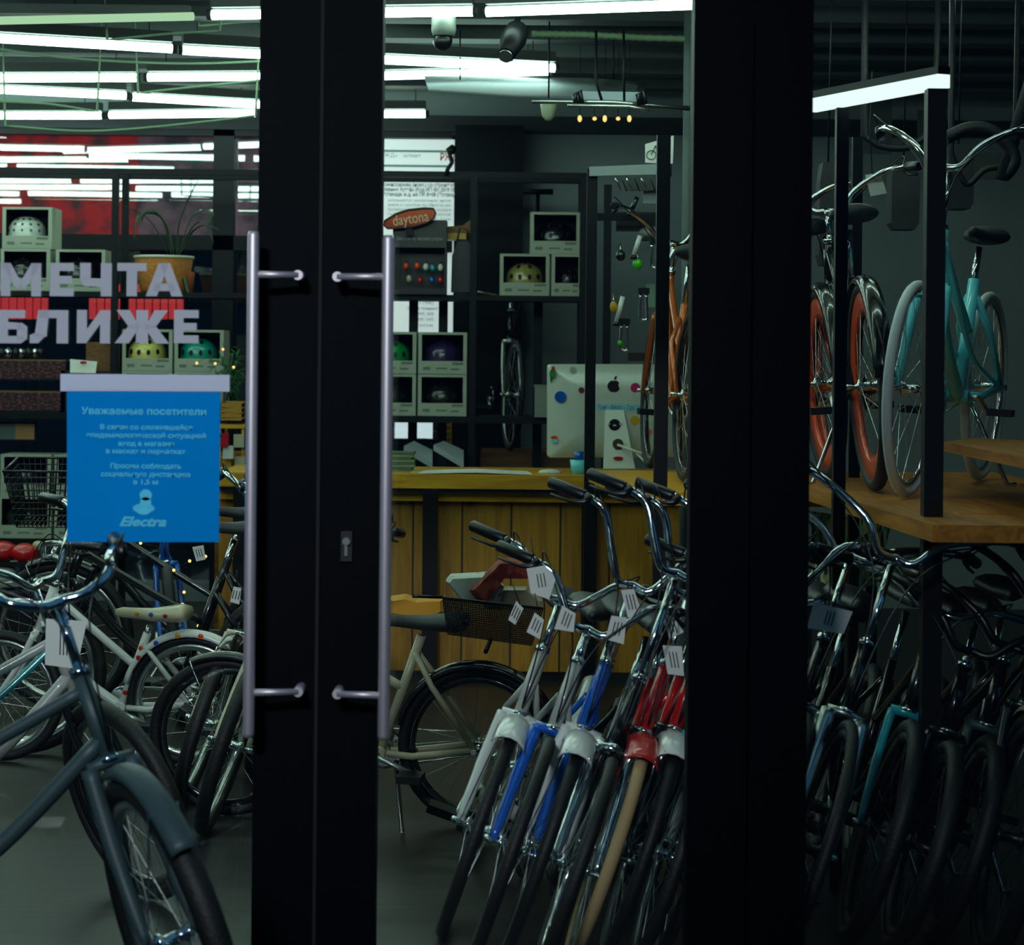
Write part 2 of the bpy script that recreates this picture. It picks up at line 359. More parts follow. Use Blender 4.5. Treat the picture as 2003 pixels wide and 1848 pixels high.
for k, y in enumerate((12.7, 11.75, 11.0, 10.15, 9.15)):
    for j in range(3):
        x1 = -2.95*y/12.4 - (.35 if k == 0 else .25) - 1.28*j
        dy = (-.16, .12)[k % 2]
        world_tube(x1-1.2, x1, y+dy*(j+1), y+dy*j)
for k, y in enumerate((8.3, 7.45, 6.5, 5.7)):
    for j in range(6):
        x0 = -5.9 + 1.3*j + .2*(k % 2)
        if k == 3 and j not in (2, 3): continue
        world_tube(x0, x0+1.2, y+(.08 if k % 2 else -.08), y)
# the dimmer, greenish tube at top left
a, b = Wz(-80, 42, 3.0), Wz(378, 32, 3.0)
t = thing('ceiling_light', 'dim greenish strip light at the top left corner', 'light', (a+b)/2)
MB().tube([a-(a+b)/2, b-(a+b)/2], .018, 10).build('light_tube', lightmat('dim_green_tube', (.42, .70, .42), 1.0), t)
MB().box((-.5, -.025, .02), (.5, .025, .06)).build('housing', MATS['grey_fitting'], t)
MB().tube([(0, 0, .06), (0, 0, CEIL-3.0)], .004, 5).build('hanger', black, t)
# cables sagging between the lights
cabm = mat('pale_green_cable', (120, 150, 118), .6)
for i, (pp, lab) in enumerate([([(-40, 90), (120, 112), (270, 122), (400, 124), (540, 118)], 'pale cable sagging under the second row of lights'),
              ([(-20, 198), (90, 203), (190, 218)], 'pale cable dipping left of the fourth row of lights'),
              ([(270, 182), (380, 170), (530, 155)], 'pale cable climbing right between third and fourth rows'),
              ([(10, 246), (150, 256), (260, 252), (420, 236), (500, 226)], 'grey cable hanging lowest, above the red banner'),
              ([(390, 50), (470, 43), (560, 40)], 'short pale cable under the top right tube of the left pane'),
              ([(210, 78), (330, 66), (430, 60)], 'faint cable between the two topmost left tubes')]):
    pts = [W(x, y, 10.4 if i < 5 else 9.4) for x, y in pp]
    # smooth
    out = []
    for k in range(len(pts)-1):
        p0, p1, p2, p3 = pts[max(k-1, 0)], pts[k], pts[k+1], pts[min(k+2, len(pts)-1)]
        for j in range(6):
            u = j/6; out.append(.5*((2*p1)+(p2-p0)*u+(2*p0-5*p1+4*p2-p3)*u*u+(3*p1-p0-3*p2+p3)*u**3))
    out.append(pts[-1]); out = [Vector((out[0].x-.02, out[0].y, CEIL))]+out+[Vector((out[-1].x+.02, out[-1].y, CEIL))]
    tag(MB().tube(out, [.0015]+[.0065]*(len(out)-2)+[.0015], 6).build('cable', cabm), lab, 'cable')

# ceiling fittings in the middle pane
def px_tube(mm, pp, d, r, n=8, parent=None):
    pts = [W(x, y, d if not isinstance(d, (list, tuple)) else d[i]) for i, (x, y) in enumerate(pp)]
    if parent: pts = [loc(parent, p) for p in pts]
    return mm.tube(pts, r, n)
sp = thing('security_camera', 'pale domed camera hanging under the ceiling, left of the black spotlight', 'camera', W(868, 75, 9.0))
p = loc(sp, W(868, 50, 9.0))
MB().lathe([(.045, -.045), (.052, -.02), (.052, .04), (.03, .06)], 18, Matrix.Translation(p)).build('body', mat('grey_plastic', (120, 130, 120), .5), sp)
MB().ball(loc(sp, W(866, 80, 9.0)), .042, 16, 10).build('dome', plasticb, sp)
MB().tube([p+Vector((0, 0, .05)), p+Vector((0, 0, .25))], .012).build('bracket', MATS['grey_plastic'], sp)
sp = thing('spotlight', 'black spotlight tilted down beside the domed camera', 'spotlight', W(1005, 80, 9.0))
a, b = loc(sp, W(1012, 60, 9.0)), loc(sp, W(990, 108, 8.85))
MB().tube([a, a+(b-a)*.4, b], [.05, .055, .035], 14).build('lamp_body', black, sp)
MB().tube([b+(b-a)*.02, b+(b-a)*.06], .03, 14).build('lamp_glass', alu, sp)
MB().tube([a, a+Vector((0, 0, .3))], .014).build('bracket', black, sp)
duct = thing('air_duct', 'pale ribbed duct running along the ceiling to the right', 'duct', W(1200, 72, 9.5))
pts = [W(1040, 66, 9.6), W(1150, 68, 9.6), W(1260, 74, 9.6), W(1420, 78, 9.6)]
pts = [loc(duct, p) for p in pts]; L_ = []
for k in range(3):
    for j in range(16): L_.append(pts[k].lerp(pts[k+1], j/16))
MB().tube(L_, [.017 if j % 2 else .013 for j in range(len(L_))], 8).build('hose', mat('pale_green_hose', (120, 150, 110), .6), duct)
bulk = thing('ceiling_canopy', 'long grey fabric canopy hung below the converging tube lights', 'canopy', W(1080, 175, 10.2))
top = [(830, 152), (1010, 152), (1180, 158), (1262, 166)]; bot = [(838, 178), (1010, 190), (1150, 194), (1258, 188)]
mm = MB(); vs = []
for (x, y), (x2, y2) in zip(top, bot):
    vs += [loc(bulk, W(x, y, 10.8)), loc(bulk, W(x2, y2, 10.2)), loc(bulk, W(x2, y2-4, 10.25)), loc(bulk, W(x, y-4, 10.85))]
fs = [(4*i+k, 4*i+(k+1) % 4, 4*i+4+(k+1) % 4, 4*i+4+k) for i in range(3) for k in range(4)] + [(3, 2, 1, 0), (12, 13, 14, 15)]
mm.add(vs, fs, True); mm.build('fabric', mat('grey_canopy_cloth', (120, 134, 138), .8), bulk)
for hx in (900, 1200): h = MB(); px_tube(h, [(hx, 156), (hx, 60)], 10.5, .004, 5, bulk); h.build('hanger', black, bulk)
# bike-carrier bars hung at right of the canopy
rk = thing('hanging_roof_rack', 'pair of long silver bars hung under the ceiling at right of the canopy', 'rack', W(1230, 200, 9.4))
h = MB(); px_tube(h, [(1040, 198), (1200, 200), (1350, 212)], 9.4, .011, 8, rk); px_tube(h, [(1110, 206), (1230, 208), (1272, 216)], 9.2, .009, 8, rk); h.build('bar', alu, rk)
for x in (1128, 1252): h = MB(); px_tube(h, [(x, 206), (x-4, 186), (x+6, 178), (x+10, 204)], 9.35, .012, 8, rk); h.build('bracket', plasticb, rk)
h = MB(); px_tube(h, [(1178, 200), (1166, 160), (1166, 60)], 9.4, .007, 6, rk); px_tube(h, [(1221, 200), (1220, 60)], 9.4, .006, 6, rk); h.build('hanger', black, rk)
box = MB().hull8([loc(rk, W(1128, 196, 9.4)), loc(rk, W(1255, 200, 9.4)), loc(rk, W(1255, 200, 9.6)), loc(rk, W(1128, 196, 9.6))], [loc(rk, W(1132, 178, 9.4)), loc(rk, W(1250, 180, 9.4)), loc(rk, W(1250, 180, 9.6)), loc(rk, W(1132, 178, 9.6))]); box.build('tray', mat('pale_tray', (150, 165, 170), .5), rk)
warm = lightmat('warm_bulb_glow', (1, .62, .18), 1.6)
for i, x in enumerate((1134, 1163, 1183, 1209, 1231)):
    b_ = thing('pendant_bulb', 'small warm bulb hanging above the display tower', 'light bulb', W(x, 232, 11), group='row of small warm bulbs'); 
    MB().ball((0, 0, 0), .011, 8, 6, sz=1.6 if i % 2 == 0 else .9).build('bulb', warm, b_); MB().tube([(0, 0, .015), (0, 0, W(x, 60, 11).z - W(x, 232, 11).z)], .002, 5).build('flex', black, b_)
lp = thing('pendant_lamp', 'pale cup-shaped lamp hanging by the roof rack bars', 'lamp', W(1073, 215, 10))
MB().lathe([(.012, -.05), (.03, -.03), (.04, .03), (.02, .05)], 16).build('shade', mat('pale_lamp_shade', (170, 185, 150), .5), lp)
MB().tube([(0, 0, .05), (0, 0, .42)], .004).build('flex', black, lp)
# ------------------------------------------------------------------ shelving rack along the rear window
YR = 12.0
rack = thing('shelving_rack', 'long black metal shelving rack in front of the rear window', 'shelf unit', (0, YR, 0))
R0 = W(-160, 600, YR).x; R1 = W(1150, 600, YR).x; DR = .34
def shelf_z(py, d=YR): return W(600, py, d).z
ZT, ZA, ZB, ZC = shelf_z(333), shelf_z(574), shelf_z(811), shelf_z(1058)
for nm, z, th in (('top_bar', ZT, .034), ('shelf', ZA, .03), ('shelf', ZB, .038), ('shelf', ZC, .035)):
    mm = MB()
    if nm == 'top_bar': mm.box((R0, -.015, z-th), (R1, .015, z)); MB().box((R0, DR-.03, z-th), (R1, DR, z)).build(nm, black, rack)
    else: mm.box((R0, -.01, z-th), (R1, DR, z))
    mm.build(nm, black, rack)
for px in (-150, 225, 560, 926, 1140):
    x = W(px, 500, YR).x
    for y in (0, DR-.03): MB().box((x-.019, y-.016, 0), (x+.019, y+.016, ZT)).build('upright', black, rack)
for px in (808, 866, 1052):
    x = W(px, 700, YR+DR).x
    MB().box((x-.026, DR, .0), (x+.026, DR+.04, ZA)).build('brace', black, rack)

DB = .26; PXB = YR/F
def helmet(px, zbase, colr, y, label, stars=False, r=.105, grp=None):
    x = W(px, 600, y).x
    t = thing('helmet', label, 'helmet', (x, y, zbase), group=grp)
    prof = [(r*1.02, 0), (r*1.06, .02), (r*1.03, .06)] + [(r*1.03*math.cos(a), .06+r*.82*math.sin(a)) for a in [i*PI/2/8 for i in range(1, 9)]]
    prof[-1] = (.002, prof[-1][1])
    MB().lathe(prof, 24, Matrix.Diagonal((1, 1.15, 1, 1))).build('shell', mat('helmet_'+str(colr), colr, .22, coat=.6), t)
    mm = MB()
    def surf(az, el):
        p = Vector((r*1.05*math.cos(el)*math.sin(az), -r*1.2*math.cos(el)*math.cos(az), .06+r*.84*math.sin(el))); return p
    spots = [(-.75, .05), (-.25, .0), (.25, .0), (.75, .05), (-.45, .75), (.35, .75), (0, 1.2)] if not stars else [(a, e) for e in (0, .4, .8, 1.2) for a in (-.9, -.45, 0, .45, .9)]
    for az, el in spots:
        p = surf(az, el); q = surf(az+.02, el); w_ = surf(az, el+.05); nrm = (q-p).cross(w_-p).normalized()
        if nrm.dot(p - Vector((0, 0, .04))) < 0: nrm = -nrm
        R_ = nrm.to_track_quat('Z', 'Y').to_matrix().to_4x4()
        s_ = (.008 if stars else .0105)
        if stars:
            pl = []
            for k in range(10):
                rr = s_*(1.25 if k % 2 == 0 else .5); pl.append(Vector((rr*math.cos(k*PI/5), rr*math.sin(k*PI/5), 0)))
            mm.hull8([Matrix.Translation(p) @ R_ @ v for v in pl], [Matrix.Translation(p) @ R_ @ (v+Vector((0, 0, .003))) for v in pl])
        else: mm.lathe([(s_, -.004), (s_, .003)], 10, Matrix.Translation(p) @ R_ @ Matrix.Diagonal((1, 1.5, 1, 1)))
    mm.build('vents', mat('vent_black', (8, 9, 10), .6), t)
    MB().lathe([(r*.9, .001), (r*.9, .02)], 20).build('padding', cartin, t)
def carton_box(px0, px1, zb, ht, label, inside=None, y=YR, hl=None, dots=0, stars=False):
    a = W(px0, 600, y).x; b = W(px1, 600, y).x; t = thing('helmet_box', label, 'box', ((a+b)/2, y, zb))
    hw_ = (b-a)/2; th = .006; fh = ht*.31
    mm = MB()
    mm.box((-hw_, 0, 0), (hw_, DB, th)); mm.box((-hw_, .0, ht-th), (hw_, DB, ht)); mm.box((-hw_, 0, th), (-hw_+th, DB, ht-th)); mm.box((hw_-th, 0, th), (hw_, DB, ht-th)); mm.box((-hw_+th, DB-th, th), (hw_-th, DB, ht-th))
    mm.box((-hw_+th, 0, ht-.014), (hw_-th, .004, ht-th)); 
    mm.box((-hw_+th, 0, fh), (-hw_+.02, .004, ht-.014)); mm.box((hw_-.02, 0, fh), (hw_-th, .004, ht-.014))
    mm.build('carton', carton, t)
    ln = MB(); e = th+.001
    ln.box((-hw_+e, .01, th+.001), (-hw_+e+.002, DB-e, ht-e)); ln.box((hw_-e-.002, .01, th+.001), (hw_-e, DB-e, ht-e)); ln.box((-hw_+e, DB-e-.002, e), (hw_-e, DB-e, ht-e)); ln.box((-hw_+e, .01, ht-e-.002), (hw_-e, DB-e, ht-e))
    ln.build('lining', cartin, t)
    MB().box((-hw_+th, -.001, th), (hw_-th, .004, fh)).build('front_panel', carton, t)
    pr = MB(); pr.box((hw_*.40, -.0025, fh*.72), (hw_*.86, -.001, fh*.92)); pr.box((-hw_*.8, -.002, fh*.3), (-hw_*.5, -.001, fh*.55)); pr.box((-hw_*.25, -.002, fh*.36), (hw_*.2, -.001, fh*.5)); pr.box((hw_*.35, -.002, fh*.3), (hw_*.7, -.001, fh*.45))
    pr.build('printed_label', mat('grey_box_print', (112, 122, 112), .8), t)
    if inside:
        helmet((px0+px1)/2, zb+fh*.62, inside, y+.128, hl, stars, r=min(.105, hw_*.8))
BH = 83*PXB*.985
zs = ZB
Y_ = YR
carton_box(3, 100, ZA+BH+.001, BH, 'open box with star-vented white helmet, topmost at left edge', (205, 215, 205), hl='white helmet with star-shaped vents, in the top left box', stars=True)
carton_box(0, 97, ZA, BH, 'open helmet box under the star-vented white helmet box', (22, 22, 26), hl='black helmet in the box under the star-vented one')
carton_box(108, 205, ZA, BH, 'open pale helmet box left of the wicker plant pot', (20, 20, 24), hl='black helmet in the box left of the wicker pot')
carton_box(240, 338, ZB+BH+.001, BH, 'open box holding the yellow helmet, above the blue poster', (215, 205, 110), hl='pale yellow helmet in a box above the poster')
carton_box(342, 438, ZB+BH+.001, BH, 'open box holding the teal helmet, beside the yellow one', (20, 150, 130), hl='teal helmet in a box above the poster')
carton_box(240, 338, ZB, BH, 'open helmet box beneath the yellow helmet box')
carton_box(342, 438, ZB, BH, 'open helmet box beneath the teal helmet box')
carton_box(4, 103, ZC+BH+.001, BH, 'open dark helmet box left of the poster, upper of the low stack', (14, 15, 18), hl='shiny black helmet with coloured marks in the low left stack')
carton_box(110, 207, ZC+BH+.001, BH, 'open helmet box half hidden by the poster edge')
carton_box(0, 104, ZC, BH, 'open helmet box at the bottom of the low left stack', (40, 46, 44), hl='grey helmet in the bottom left box')
carton_box(110, 207, ZC, BH, 'open helmet box on the low shelf behind the poster')
carton_box(718, 815, ZB+BH+.001, BH, 'open box holding the green helmet, right of the door handle', (10, 150, 70), hl='bright green helmet beside the right door handle')
carton_box(819, 914, ZB+BH+.001, BH, 'open box holding the purple helmet, above the counter', (52, 34, 84), hl='dark purple helmet in a box above the counter')
carton_box(718, 815, ZB, BH*.99, 'open dark helmet box below the green helmet box', (18, 20, 20), hl='black helmet below the green one')
carton_box(819, 914, ZB, BH*.99, 'open dark helmet box below the purple helmet box', (22, 20, 16), hl='black helmet below the purple one')
carton_box(977, 1074, ZA, BH, 'open box with cream helmet right of the dark column', (150, 145, 80), hl='dim cream helmet with black vents on the right shelf')
carton_box(1078, 1138, ZA, BH, 'narrow-looking helmet box by the rack end, right of the cream helmet', (14, 14, 16), hl='black helmet in box by the rack end')
carton_box(1036, 1133, ZA+BH+.001, BH, 'dark helmet box stacked on top at the right end of the rack', (10, 14, 18), hl='black helmet in the topmost right box')

# potted plant in wicker pot
def px_local(o, x, y, d): return loc(o, W(x, y, d))
pot = thing('wicker_plant_pot', 'wicker pot with white rim holding a strap-leaved plant', 'plant pot', (W(320, 573, 12.15).x, 12.15, ZA))
hp = W(320, 505, 12.15).z - ZA
MB().lathe([(.125, 0), (.135, .02), (.165, hp-.01), (.158, hp), (.15, hp-.01), (.12, .02)], 28).build('basket', mat('woven_wicker', (190, 118, 42), .7, bump=1, scale=60, var=.35), pot)
MB().lathe([(.160, hp-.004), (.172, hp-.002), (.172, hp+.012), (.150, hp+.012), (.150, hp-.004)], 28, cap=False).build('rim', mat('white_rim', (215, 215, 195), .6), pot)
MB().lathe([(.15, hp-.03), (.001, hp-.028)], 20, cap=False).build('soil', mat('soil', (30, 24, 18), .9), pot)
plant = thing('strap_leaved_plant', 'dark green plant with long arching leaves in the wicker pot', 'plant', (W(330, 505, 12.15).x, 12.15, ZA+hp-.02))
leafm = mat('dark_leaf', (36, 70, 42), .4, var=.3, scale=12)
def leaf(pp, wd, parent, d0=12.15, d1=None, material=leafm):
    mm = MB(); n = len(pp); pts = []
    for i, (x, y) in enumerate(pp): pts.append(px_local(parent, x, y, d0 + ((d1 or d0)-d0)*i/(n-1)))
    out = []
    for k in range(n-1):
        p0, p1, p2, p3 = pts[max(k-1, 0)], pts[k], pts[k+1], pts[min(k+2, n-1)]
        for j in range(5):
            u = j/5; out.append(.5*((2*p1)+(p2-p0)*u+(2*p0-5*p1+4*p2-p3)*u*u+(3*p1-p0-3*p2+p3)*u**3))
    out.append(pts[-1]); m_ = len(out)
    rs_ = [max(.0015, wd*math.sin(PI*(.12+.88*i/(m_-1)))**.6) for i in range(m_)]
    mm.tube(out, rs_, 6, flat=.25); mm.build('leaf', material, parent)
for pp, wd in (([(345, 500), (350, 440), (368, 390), (392, 345)], .02), ([(335, 500), (325, 440), (300, 415), (270, 425), (262, 470)], .017),
               ([(340, 500), (330, 450), (312, 420), (290, 410), (262, 440)], .014), ([(350, 498), (372, 430), (395, 412), (415, 418), (408, 440)], .016),
               ([(350, 498), (375, 455), (400, 440), (430, 450)], .013), ([(330, 500), (300, 440), (262, 410), (200, 395)], .008),
               ([(352, 500), (350, 520), (362, 550), (372, 590)], .012), ([(345, 500), (380, 440), (404, 438), (418, 478)], .012), ([(335, 500), (318, 430), (284, 418), (276, 440)], .01)):
    leaf(pp, wd, plant, 12.15, 12.02)
tr = thing('small_terracotta_pot', 'small terracotta pot behind the wicker pot on the shelf', 'plant pot', (W(374, 573, 12.2).x, 12.12, ZA))
MB().lathe([(.02, 0), (.032, .11), (.028, .12)], 16).build('pot', mat('terracotta', (150, 72, 34), .7), tr)
# wooden box and white card
wb = slab_px(168, 672, 222, 728, 12.05, .2, mat('brown_wicker_box', (120, 78, 34), .7, bump=.8, scale=50, var=.3), 'wicker_box'); wb.location.z += ZB+BH - W(200, 728, 12.05).z
tag(wb, 'brown wicker box behind the white card, left of the yellow helmet', 'box')
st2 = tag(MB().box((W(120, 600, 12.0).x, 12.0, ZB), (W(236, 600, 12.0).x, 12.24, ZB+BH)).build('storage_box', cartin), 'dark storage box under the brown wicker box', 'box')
cd = thing('price_card', 'small white card with a red mark leaning on the wicker box', 'card', W(163, 728, 11.95))
q = [px_local(cd, 137, 702, 11.98), px_local(cd, 137, 729, 11.95), px_local(cd, 187, 730, 11.95), px_local(cd, 190, 707, 11.98)]
quad_slab(q).build('card', paper, cd); MB().disc(px_local(cd, 163, 709, 11.955), .014, 0, .003, 12, 1.4, .6).build('mark', M['red'], cd)
# flowery trays left: two tiers of trays
flm = mottled('flower_fabric', (20, 14, 14), (130, 50, 66), 46, 0, (1, 1, 2), (.5, .62))
for i, (y0, y1, n) in enumerate(((690, 700, 'upper'), (752, 762, 'lower'))):
    tr = thing('display_tray', '%s of two dark wicker trays of patterned goods at the left edge' % n, 'tray', W(50, y1, 12.0))
    a = px_local(tr, -20, y1+44, 12.0); b = px_local(tr, 128, y0+6, 12.0); 
    MB().box((a.x, 0, a.z+.012), (b.x, .02, b.z-.03)).build('front', flm, tr)
    MB().box((a.x, 0, b.z-.03), (b.x, .22, b.z-.022)).build('shelf', mat('tray_rim', (120, 92, 44), .7), tr)
    MB().box((a.x, 0, a.z), (b.x, .22, a.z+.012)).build('base', black, tr)
for k in range(7):
    tag(MB().ball(W(4+k*13+random.uniform(-3, 3), 690, 12.05+.03*(k % 2)), .022, 10, 8, sz=1.4).build('glass_ornament', chrome if k % 2 else plasticb), 'small shiny ornament above the patterned trays', 'ornament', 'small ornaments above the trays')
# picture and dark cushion below the left shelf
pc = thing('framed_picture', 'grey and tan picture under the trays at the left edge', 'picture', W(30, 861, 12.1))
slab_px(-10, 826, 72, 862, 12.1, .02, black, 'frame', pc); slab_px(-4, 829, 30, 859, 12.095, .004, mat('picture_grey', (96, 112, 110), .7), 'grey_half', pc); slab_px(30, 829, 67, 859, 12.095, .004, mat('picture_tan', (176, 132, 84), .7, var=.2), 'tan_half', pc)
# green foliage with warm fairy lights right of the teal helmet
fo = thing('foliage_garland', 'green leafy sprig with tiny warm lights beside the teal helmet box', 'plant', W(452, 740, 11.9))
mm = MB()
for k in range(150):
    x, y = random.gauss(447, 16), random.gauss(738, 26)
    p = px_local(fo, min(x, 478), y, 11.85+random.uniform(-.06, .06)); d_ = Vector((random.uniform(-1, 1), random.uniform(-.5, .5), random.uniform(-.6, 1))).normalized()
    mm.tube([p, p+d_*.03, p+d_*.06], [.003, .008, .001], 5, flat=.3)
mm.build('foliage', mat('bright_leaf', (44, 110, 46), .5), fo)
MB().tube([px_local(fo, 440, 811, 12.04)+Vector((0, 0, -.004)), px_local(fo, 441, 800, 12.0), px_local(fo, 448, 760, 11.9), px_local(fo, 455, 690, 11.88)], .006).build('stem', leafm, fo)
fl = thing('fairy_lights', 'string of tiny warm lights strung over the teal helmet box and bikes', 'string lights', W(400, 720, 11.7))
wire = []
for (x, y) in ((436, 683), (385, 710), (421, 711), (457, 718)):
    p = px_local(fl, x, y, 11.8); MB().ball(p, .008, 8, 6).build('bulb', warm, fl); wire.append(p)
MB().tube(wire, .0015, 4).build('wire', leafm, fl)
f2 = thing('fairy_lights', 'string of tiny orange lights on the bikes under the blue poster', 'string lights', W(380, 1140, 8.5))
wire = []
for (x, y) in ((275, 1062), (402, 1088), (371, 1097), (340, 1115), (360, 1158), (357, 1182), (388, 1224)):
    p = px_local(f2, x, y, 8.4); MB().ball(p, .0065, 8, 6).build('bulb', warm, f2); wire.append(p)
MB().tube(wire, .001, 4).build('wire', black, f2)
# baskets of small goods right of the poster
for i, (y, lab) in enumerate(((826, 'yellow wicker basket of goods between poster and door handle'), (925, 'wooden crate with yellow bags low beside the door handle'))):
    bk = thing('wicker_basket' if i == 0 else 'wooden_crate', lab, 'basket' if i == 0 else 'crate', W(455, y, 11.5))
    hh = .11; a = px_local(bk, 428, y, 11.5).x; b = px_local(bk, 476, y, 11.5).x
    mm = MB()
    for k in range(4): mm.box((a, 0, k*hh/4), (b, .02, k*hh/4+hh/4*.78))
    mm.box((a, 0, 0), (b, .22, .01)); mm.box((a, .2, 0), (b, .22, hh)); mm.box((a, 0, 0), (a+.01, .22, hh)); mm.box((b-.01, 0, 0), (b, .22, hh))
    mm.build('basket_body' if i == 0 else 'crate_body', mat('straw', (176, 128, 40), .7, bump=.6, scale=50), bk)
for i, (x, y, c, lab) in enumerate(((437, 860, 'red', 'red packet beside the right edge of the poster'), (447, 884, 'white', 'white packet under the red one by the poster'), (468, 862, 'cream', 'cream tin above the low crate by the door handle'), (470, 905, 'cream', 'small cream tin in front of the crate by the handle'), (443, 905, 'yellow', 'yellow bag in the crate by the door handle'))):
    o = tag(MB().box((-.028, -.02, -.035), (.028, .02, .035)).build('packet', M[c]), lab, 'packet'); o.location = W(x, y, 11.4+.02*i)
sd = tag(MB().box((W(424, 900, 11.3).x, 11.25, 0), (W(480, 900, 11.3).x, 11.9, W(450, 930, 11.3).z)).build('side_cabinet', wood('cab_pine', (90, 56, 14), (130, 84, 22))), 'brown wooden cabinet end beside the left door handle', 'cabinet')

sh_ = thing('basket_stand', 'low brown stand under the yellow wicker basket by the poster', 'stand', W(452, 880, 11.45))
z_ = loc(sh_, W(452, 826, 11.45)).z-.012; zb_ = loc(sh_, W(452, 930, 11.3)).z+.002
MB().box((-.075, -.01, z_-.02), (.075, .3, z_)).build('top', oak, sh_)
for x_ in (-.07, .055):
    for y_ in (0, .27): MB().box((x_, y_, zb_), (x_+.015, y_+.015, z_-.02)).build('leg', oak, sh_)
# display box with cap-shaped sign
dbx = thing('display_stand', 'black display box of small accessories on the rack under the red sign', 'display stand', (W(822, 570, 11.95).x, 11.95, ZA))
hh = W(822, 430, 11.95).z - ZA; a = loc(dbx, W(768, 500, 11.95)).x; b = loc(dbx, W(873, 500, 11.95)).x
z1 = W(822, 484, 11.95).z - ZA
MB().box((a, .0, z1), (b, .2, hh)).build('header_panel', plasticb, dbx)
MB().box((a, .18, 0), (b, .2, z1)).build('back_panel', plasticb, dbx); MB().box((a, 0, 0), (b, .2, .03)).build('tray', plasticb, dbx)
MB().box((a, 0, .03), (a+.008, .18, z1)).build('side_panel', plasticb, dbx); MB().box((b-.008, 0, .03), (b, .18, z1)).build('side_panel', plasticb, dbx)
add_text('print', 'Звонки By аксессуары', loc(dbx, W(820, 467, 11.945)), .028, mat('pale_print', (150, 160, 160), .6), dbx, width=.26)
for i, (x, y, c) in enumerate(((794, 520, 'orange'), (816, 520, 'orange'), (833, 522, 'white'), (846, 524, 'teal'), (862, 523, 'white'), (800, 545, 'cream'), (822, 548, 'red'), (845, 548, 'blue'), (862, 548, 'red'))):
    k = thing('bicycle_bell', 'small coloured accessory on a hook in the black display box', 'accessory', W(x, y, 12.02), group='accessories in the display box')
    MB().ball((0, 0, 0), .016, 10, 8, sz=1.3).build('body', M[c], k); MB().tube([(0, 0, .015), (0, .02, .03), (0, .1, .03)], .0025, 5).build('hook', chrome, k)
sg = thing('cap_shaped_sign', 'red and orange oval sign reading daytona on the black display box', 'sign', W(801, 430, 11.9))
pp = [(750, 440), (752, 432), (775, 418), (800, 410), (830, 407), (848, 408), (852, 416), (850, 426), (835, 436), (812, 443), (785, 446), (758, 447)]
f_ = [px_local(sg, x, y, 11.9) for x, y in pp]
quad_slab(f_, .03).build('panel', mottled('red_orange_sign', (205, 96, 44), (150, 22, 26), 2.2, 0, (1, 1, 1)), sg)
e_ = MB(); e_.tube([Vector((p.x, -.002, p.z)) for p in f_], .006, 6, closed=True); e_.build('rim', plasticb, sg)
add_text('lettering', 'daytona', px_local(sg, 803, 428, 11.893), .085, mat('pale_lettering', (225, 190, 150), .5), sg, width=.2, rot=Matrix.Rotation(-.15, 4, 'Y'))
MB().box((-.02, .0, -.09), (.02, .02, -.04)).build('foot', black, sg)
yb = tag(slab_px(873, 456, 912, 468, 12.1, .15, M['yellow'], 'yellow_folder'), 'yellow folder lying beside the black display box', 'folder')
bb = thing('paper_bag', 'brown paper bag lying on the yellow folder', 'bag', W(900, 455, 12.1))
quad_slab([px_local(bb, x, y, 12.1) for x, y in ((873, 456), (930, 455), (928, 430), (918, 431), (905, 441), (873, 443))], .12).build('bag', mat('kraft_paper', (136, 98, 66), .8), bb)
dk = thing('shoulder_bag', 'black bag on the rack right of the display box', 'bag', W(900, 560, 12.1))
mm = MB(); mm.hull8([px_local(dk, x, y, 12.05) for x, y in ((882, 572), (932, 572), (930, 500), (915, 470), (895, 472), (884, 500))], [px_local(dk, x, y, 12.22) for x, y in ((882, 572), (932, 572), (930, 500), (915, 470), (895, 472), (884, 500))]); mm.build('body', leather, dk)
h = MB(); px_tube(h, [(890, 490), (900, 445), (915, 450), (925, 490)], 12.1, .006, 6, dk); h.build('strap', leather, dk)
# dark sideways clamp silhouette and bird-like ornament at top rail
tstand = thing('clothes_stand', 'black T-shaped stand behind the top right helmet box', 'stand', (W(1049, 700, 12.6).x, 12.6, 0))
zt = W(1049, 375, 12.6).z; MB().tube([(0, 0, 0), (0, 0, zt)], .012).build('pole', black, tstand); MB().tube([(-.09, 0, zt), (.09, 0, zt)], .017).build('crossbar', black, tstand); MB().lathe([(.16, 0), (.16, .012), (.02, .03)], 20).build('base', black, tstand)
mas = thing('wall_ornament', 'black curled ornament on the rack rail at the notice board edge', 'ornament', W(880, 310, 12.0))
h = MB(); px_tube(h, [(872, 345), (876, 330), (884, 318), (880, 302), (876, 292), (884, 286), (892, 292)], 11.96, .012, 8, mas); h.build('scroll', black, mas); MB().ball(px_local(mas, 884, 294, 11.96), .024, 12, 8).build('knob', black, mas)
# ------------------------------------------------------------------ counter
yc = 10.1; zc = W(950, 929, yc).z
ct = thing('counter', 'yellow pine shop counter with black steel legs', 'counter', (0, yc, 0))
X0 = W(424, 940, yc).x; X1 = W(1480, 940, yc).x
MB().box((X0, 0, zc-.066), (X1, .72, zc)).build('worktop', oak, ct)
MB().box((X0, .01, zc-.082), (X1, .7, zc-.066)).build('steel_rim', black, ct)
MB().box((X0, .06, zc-.13), (X1, .1, zc-.082)).build('apron', oak, ct)
MB().box((X0, .10, .05), (X1, .13, zc-.13)).build('front_panelling', oak2, ct)
for px in (470, 841, 1153, 1420):
    x = W(px, 1050, yc).x; MB().box((x-.036, .0, 0), (x+.036, .06, zc-.066)).build('leg', black, ct)
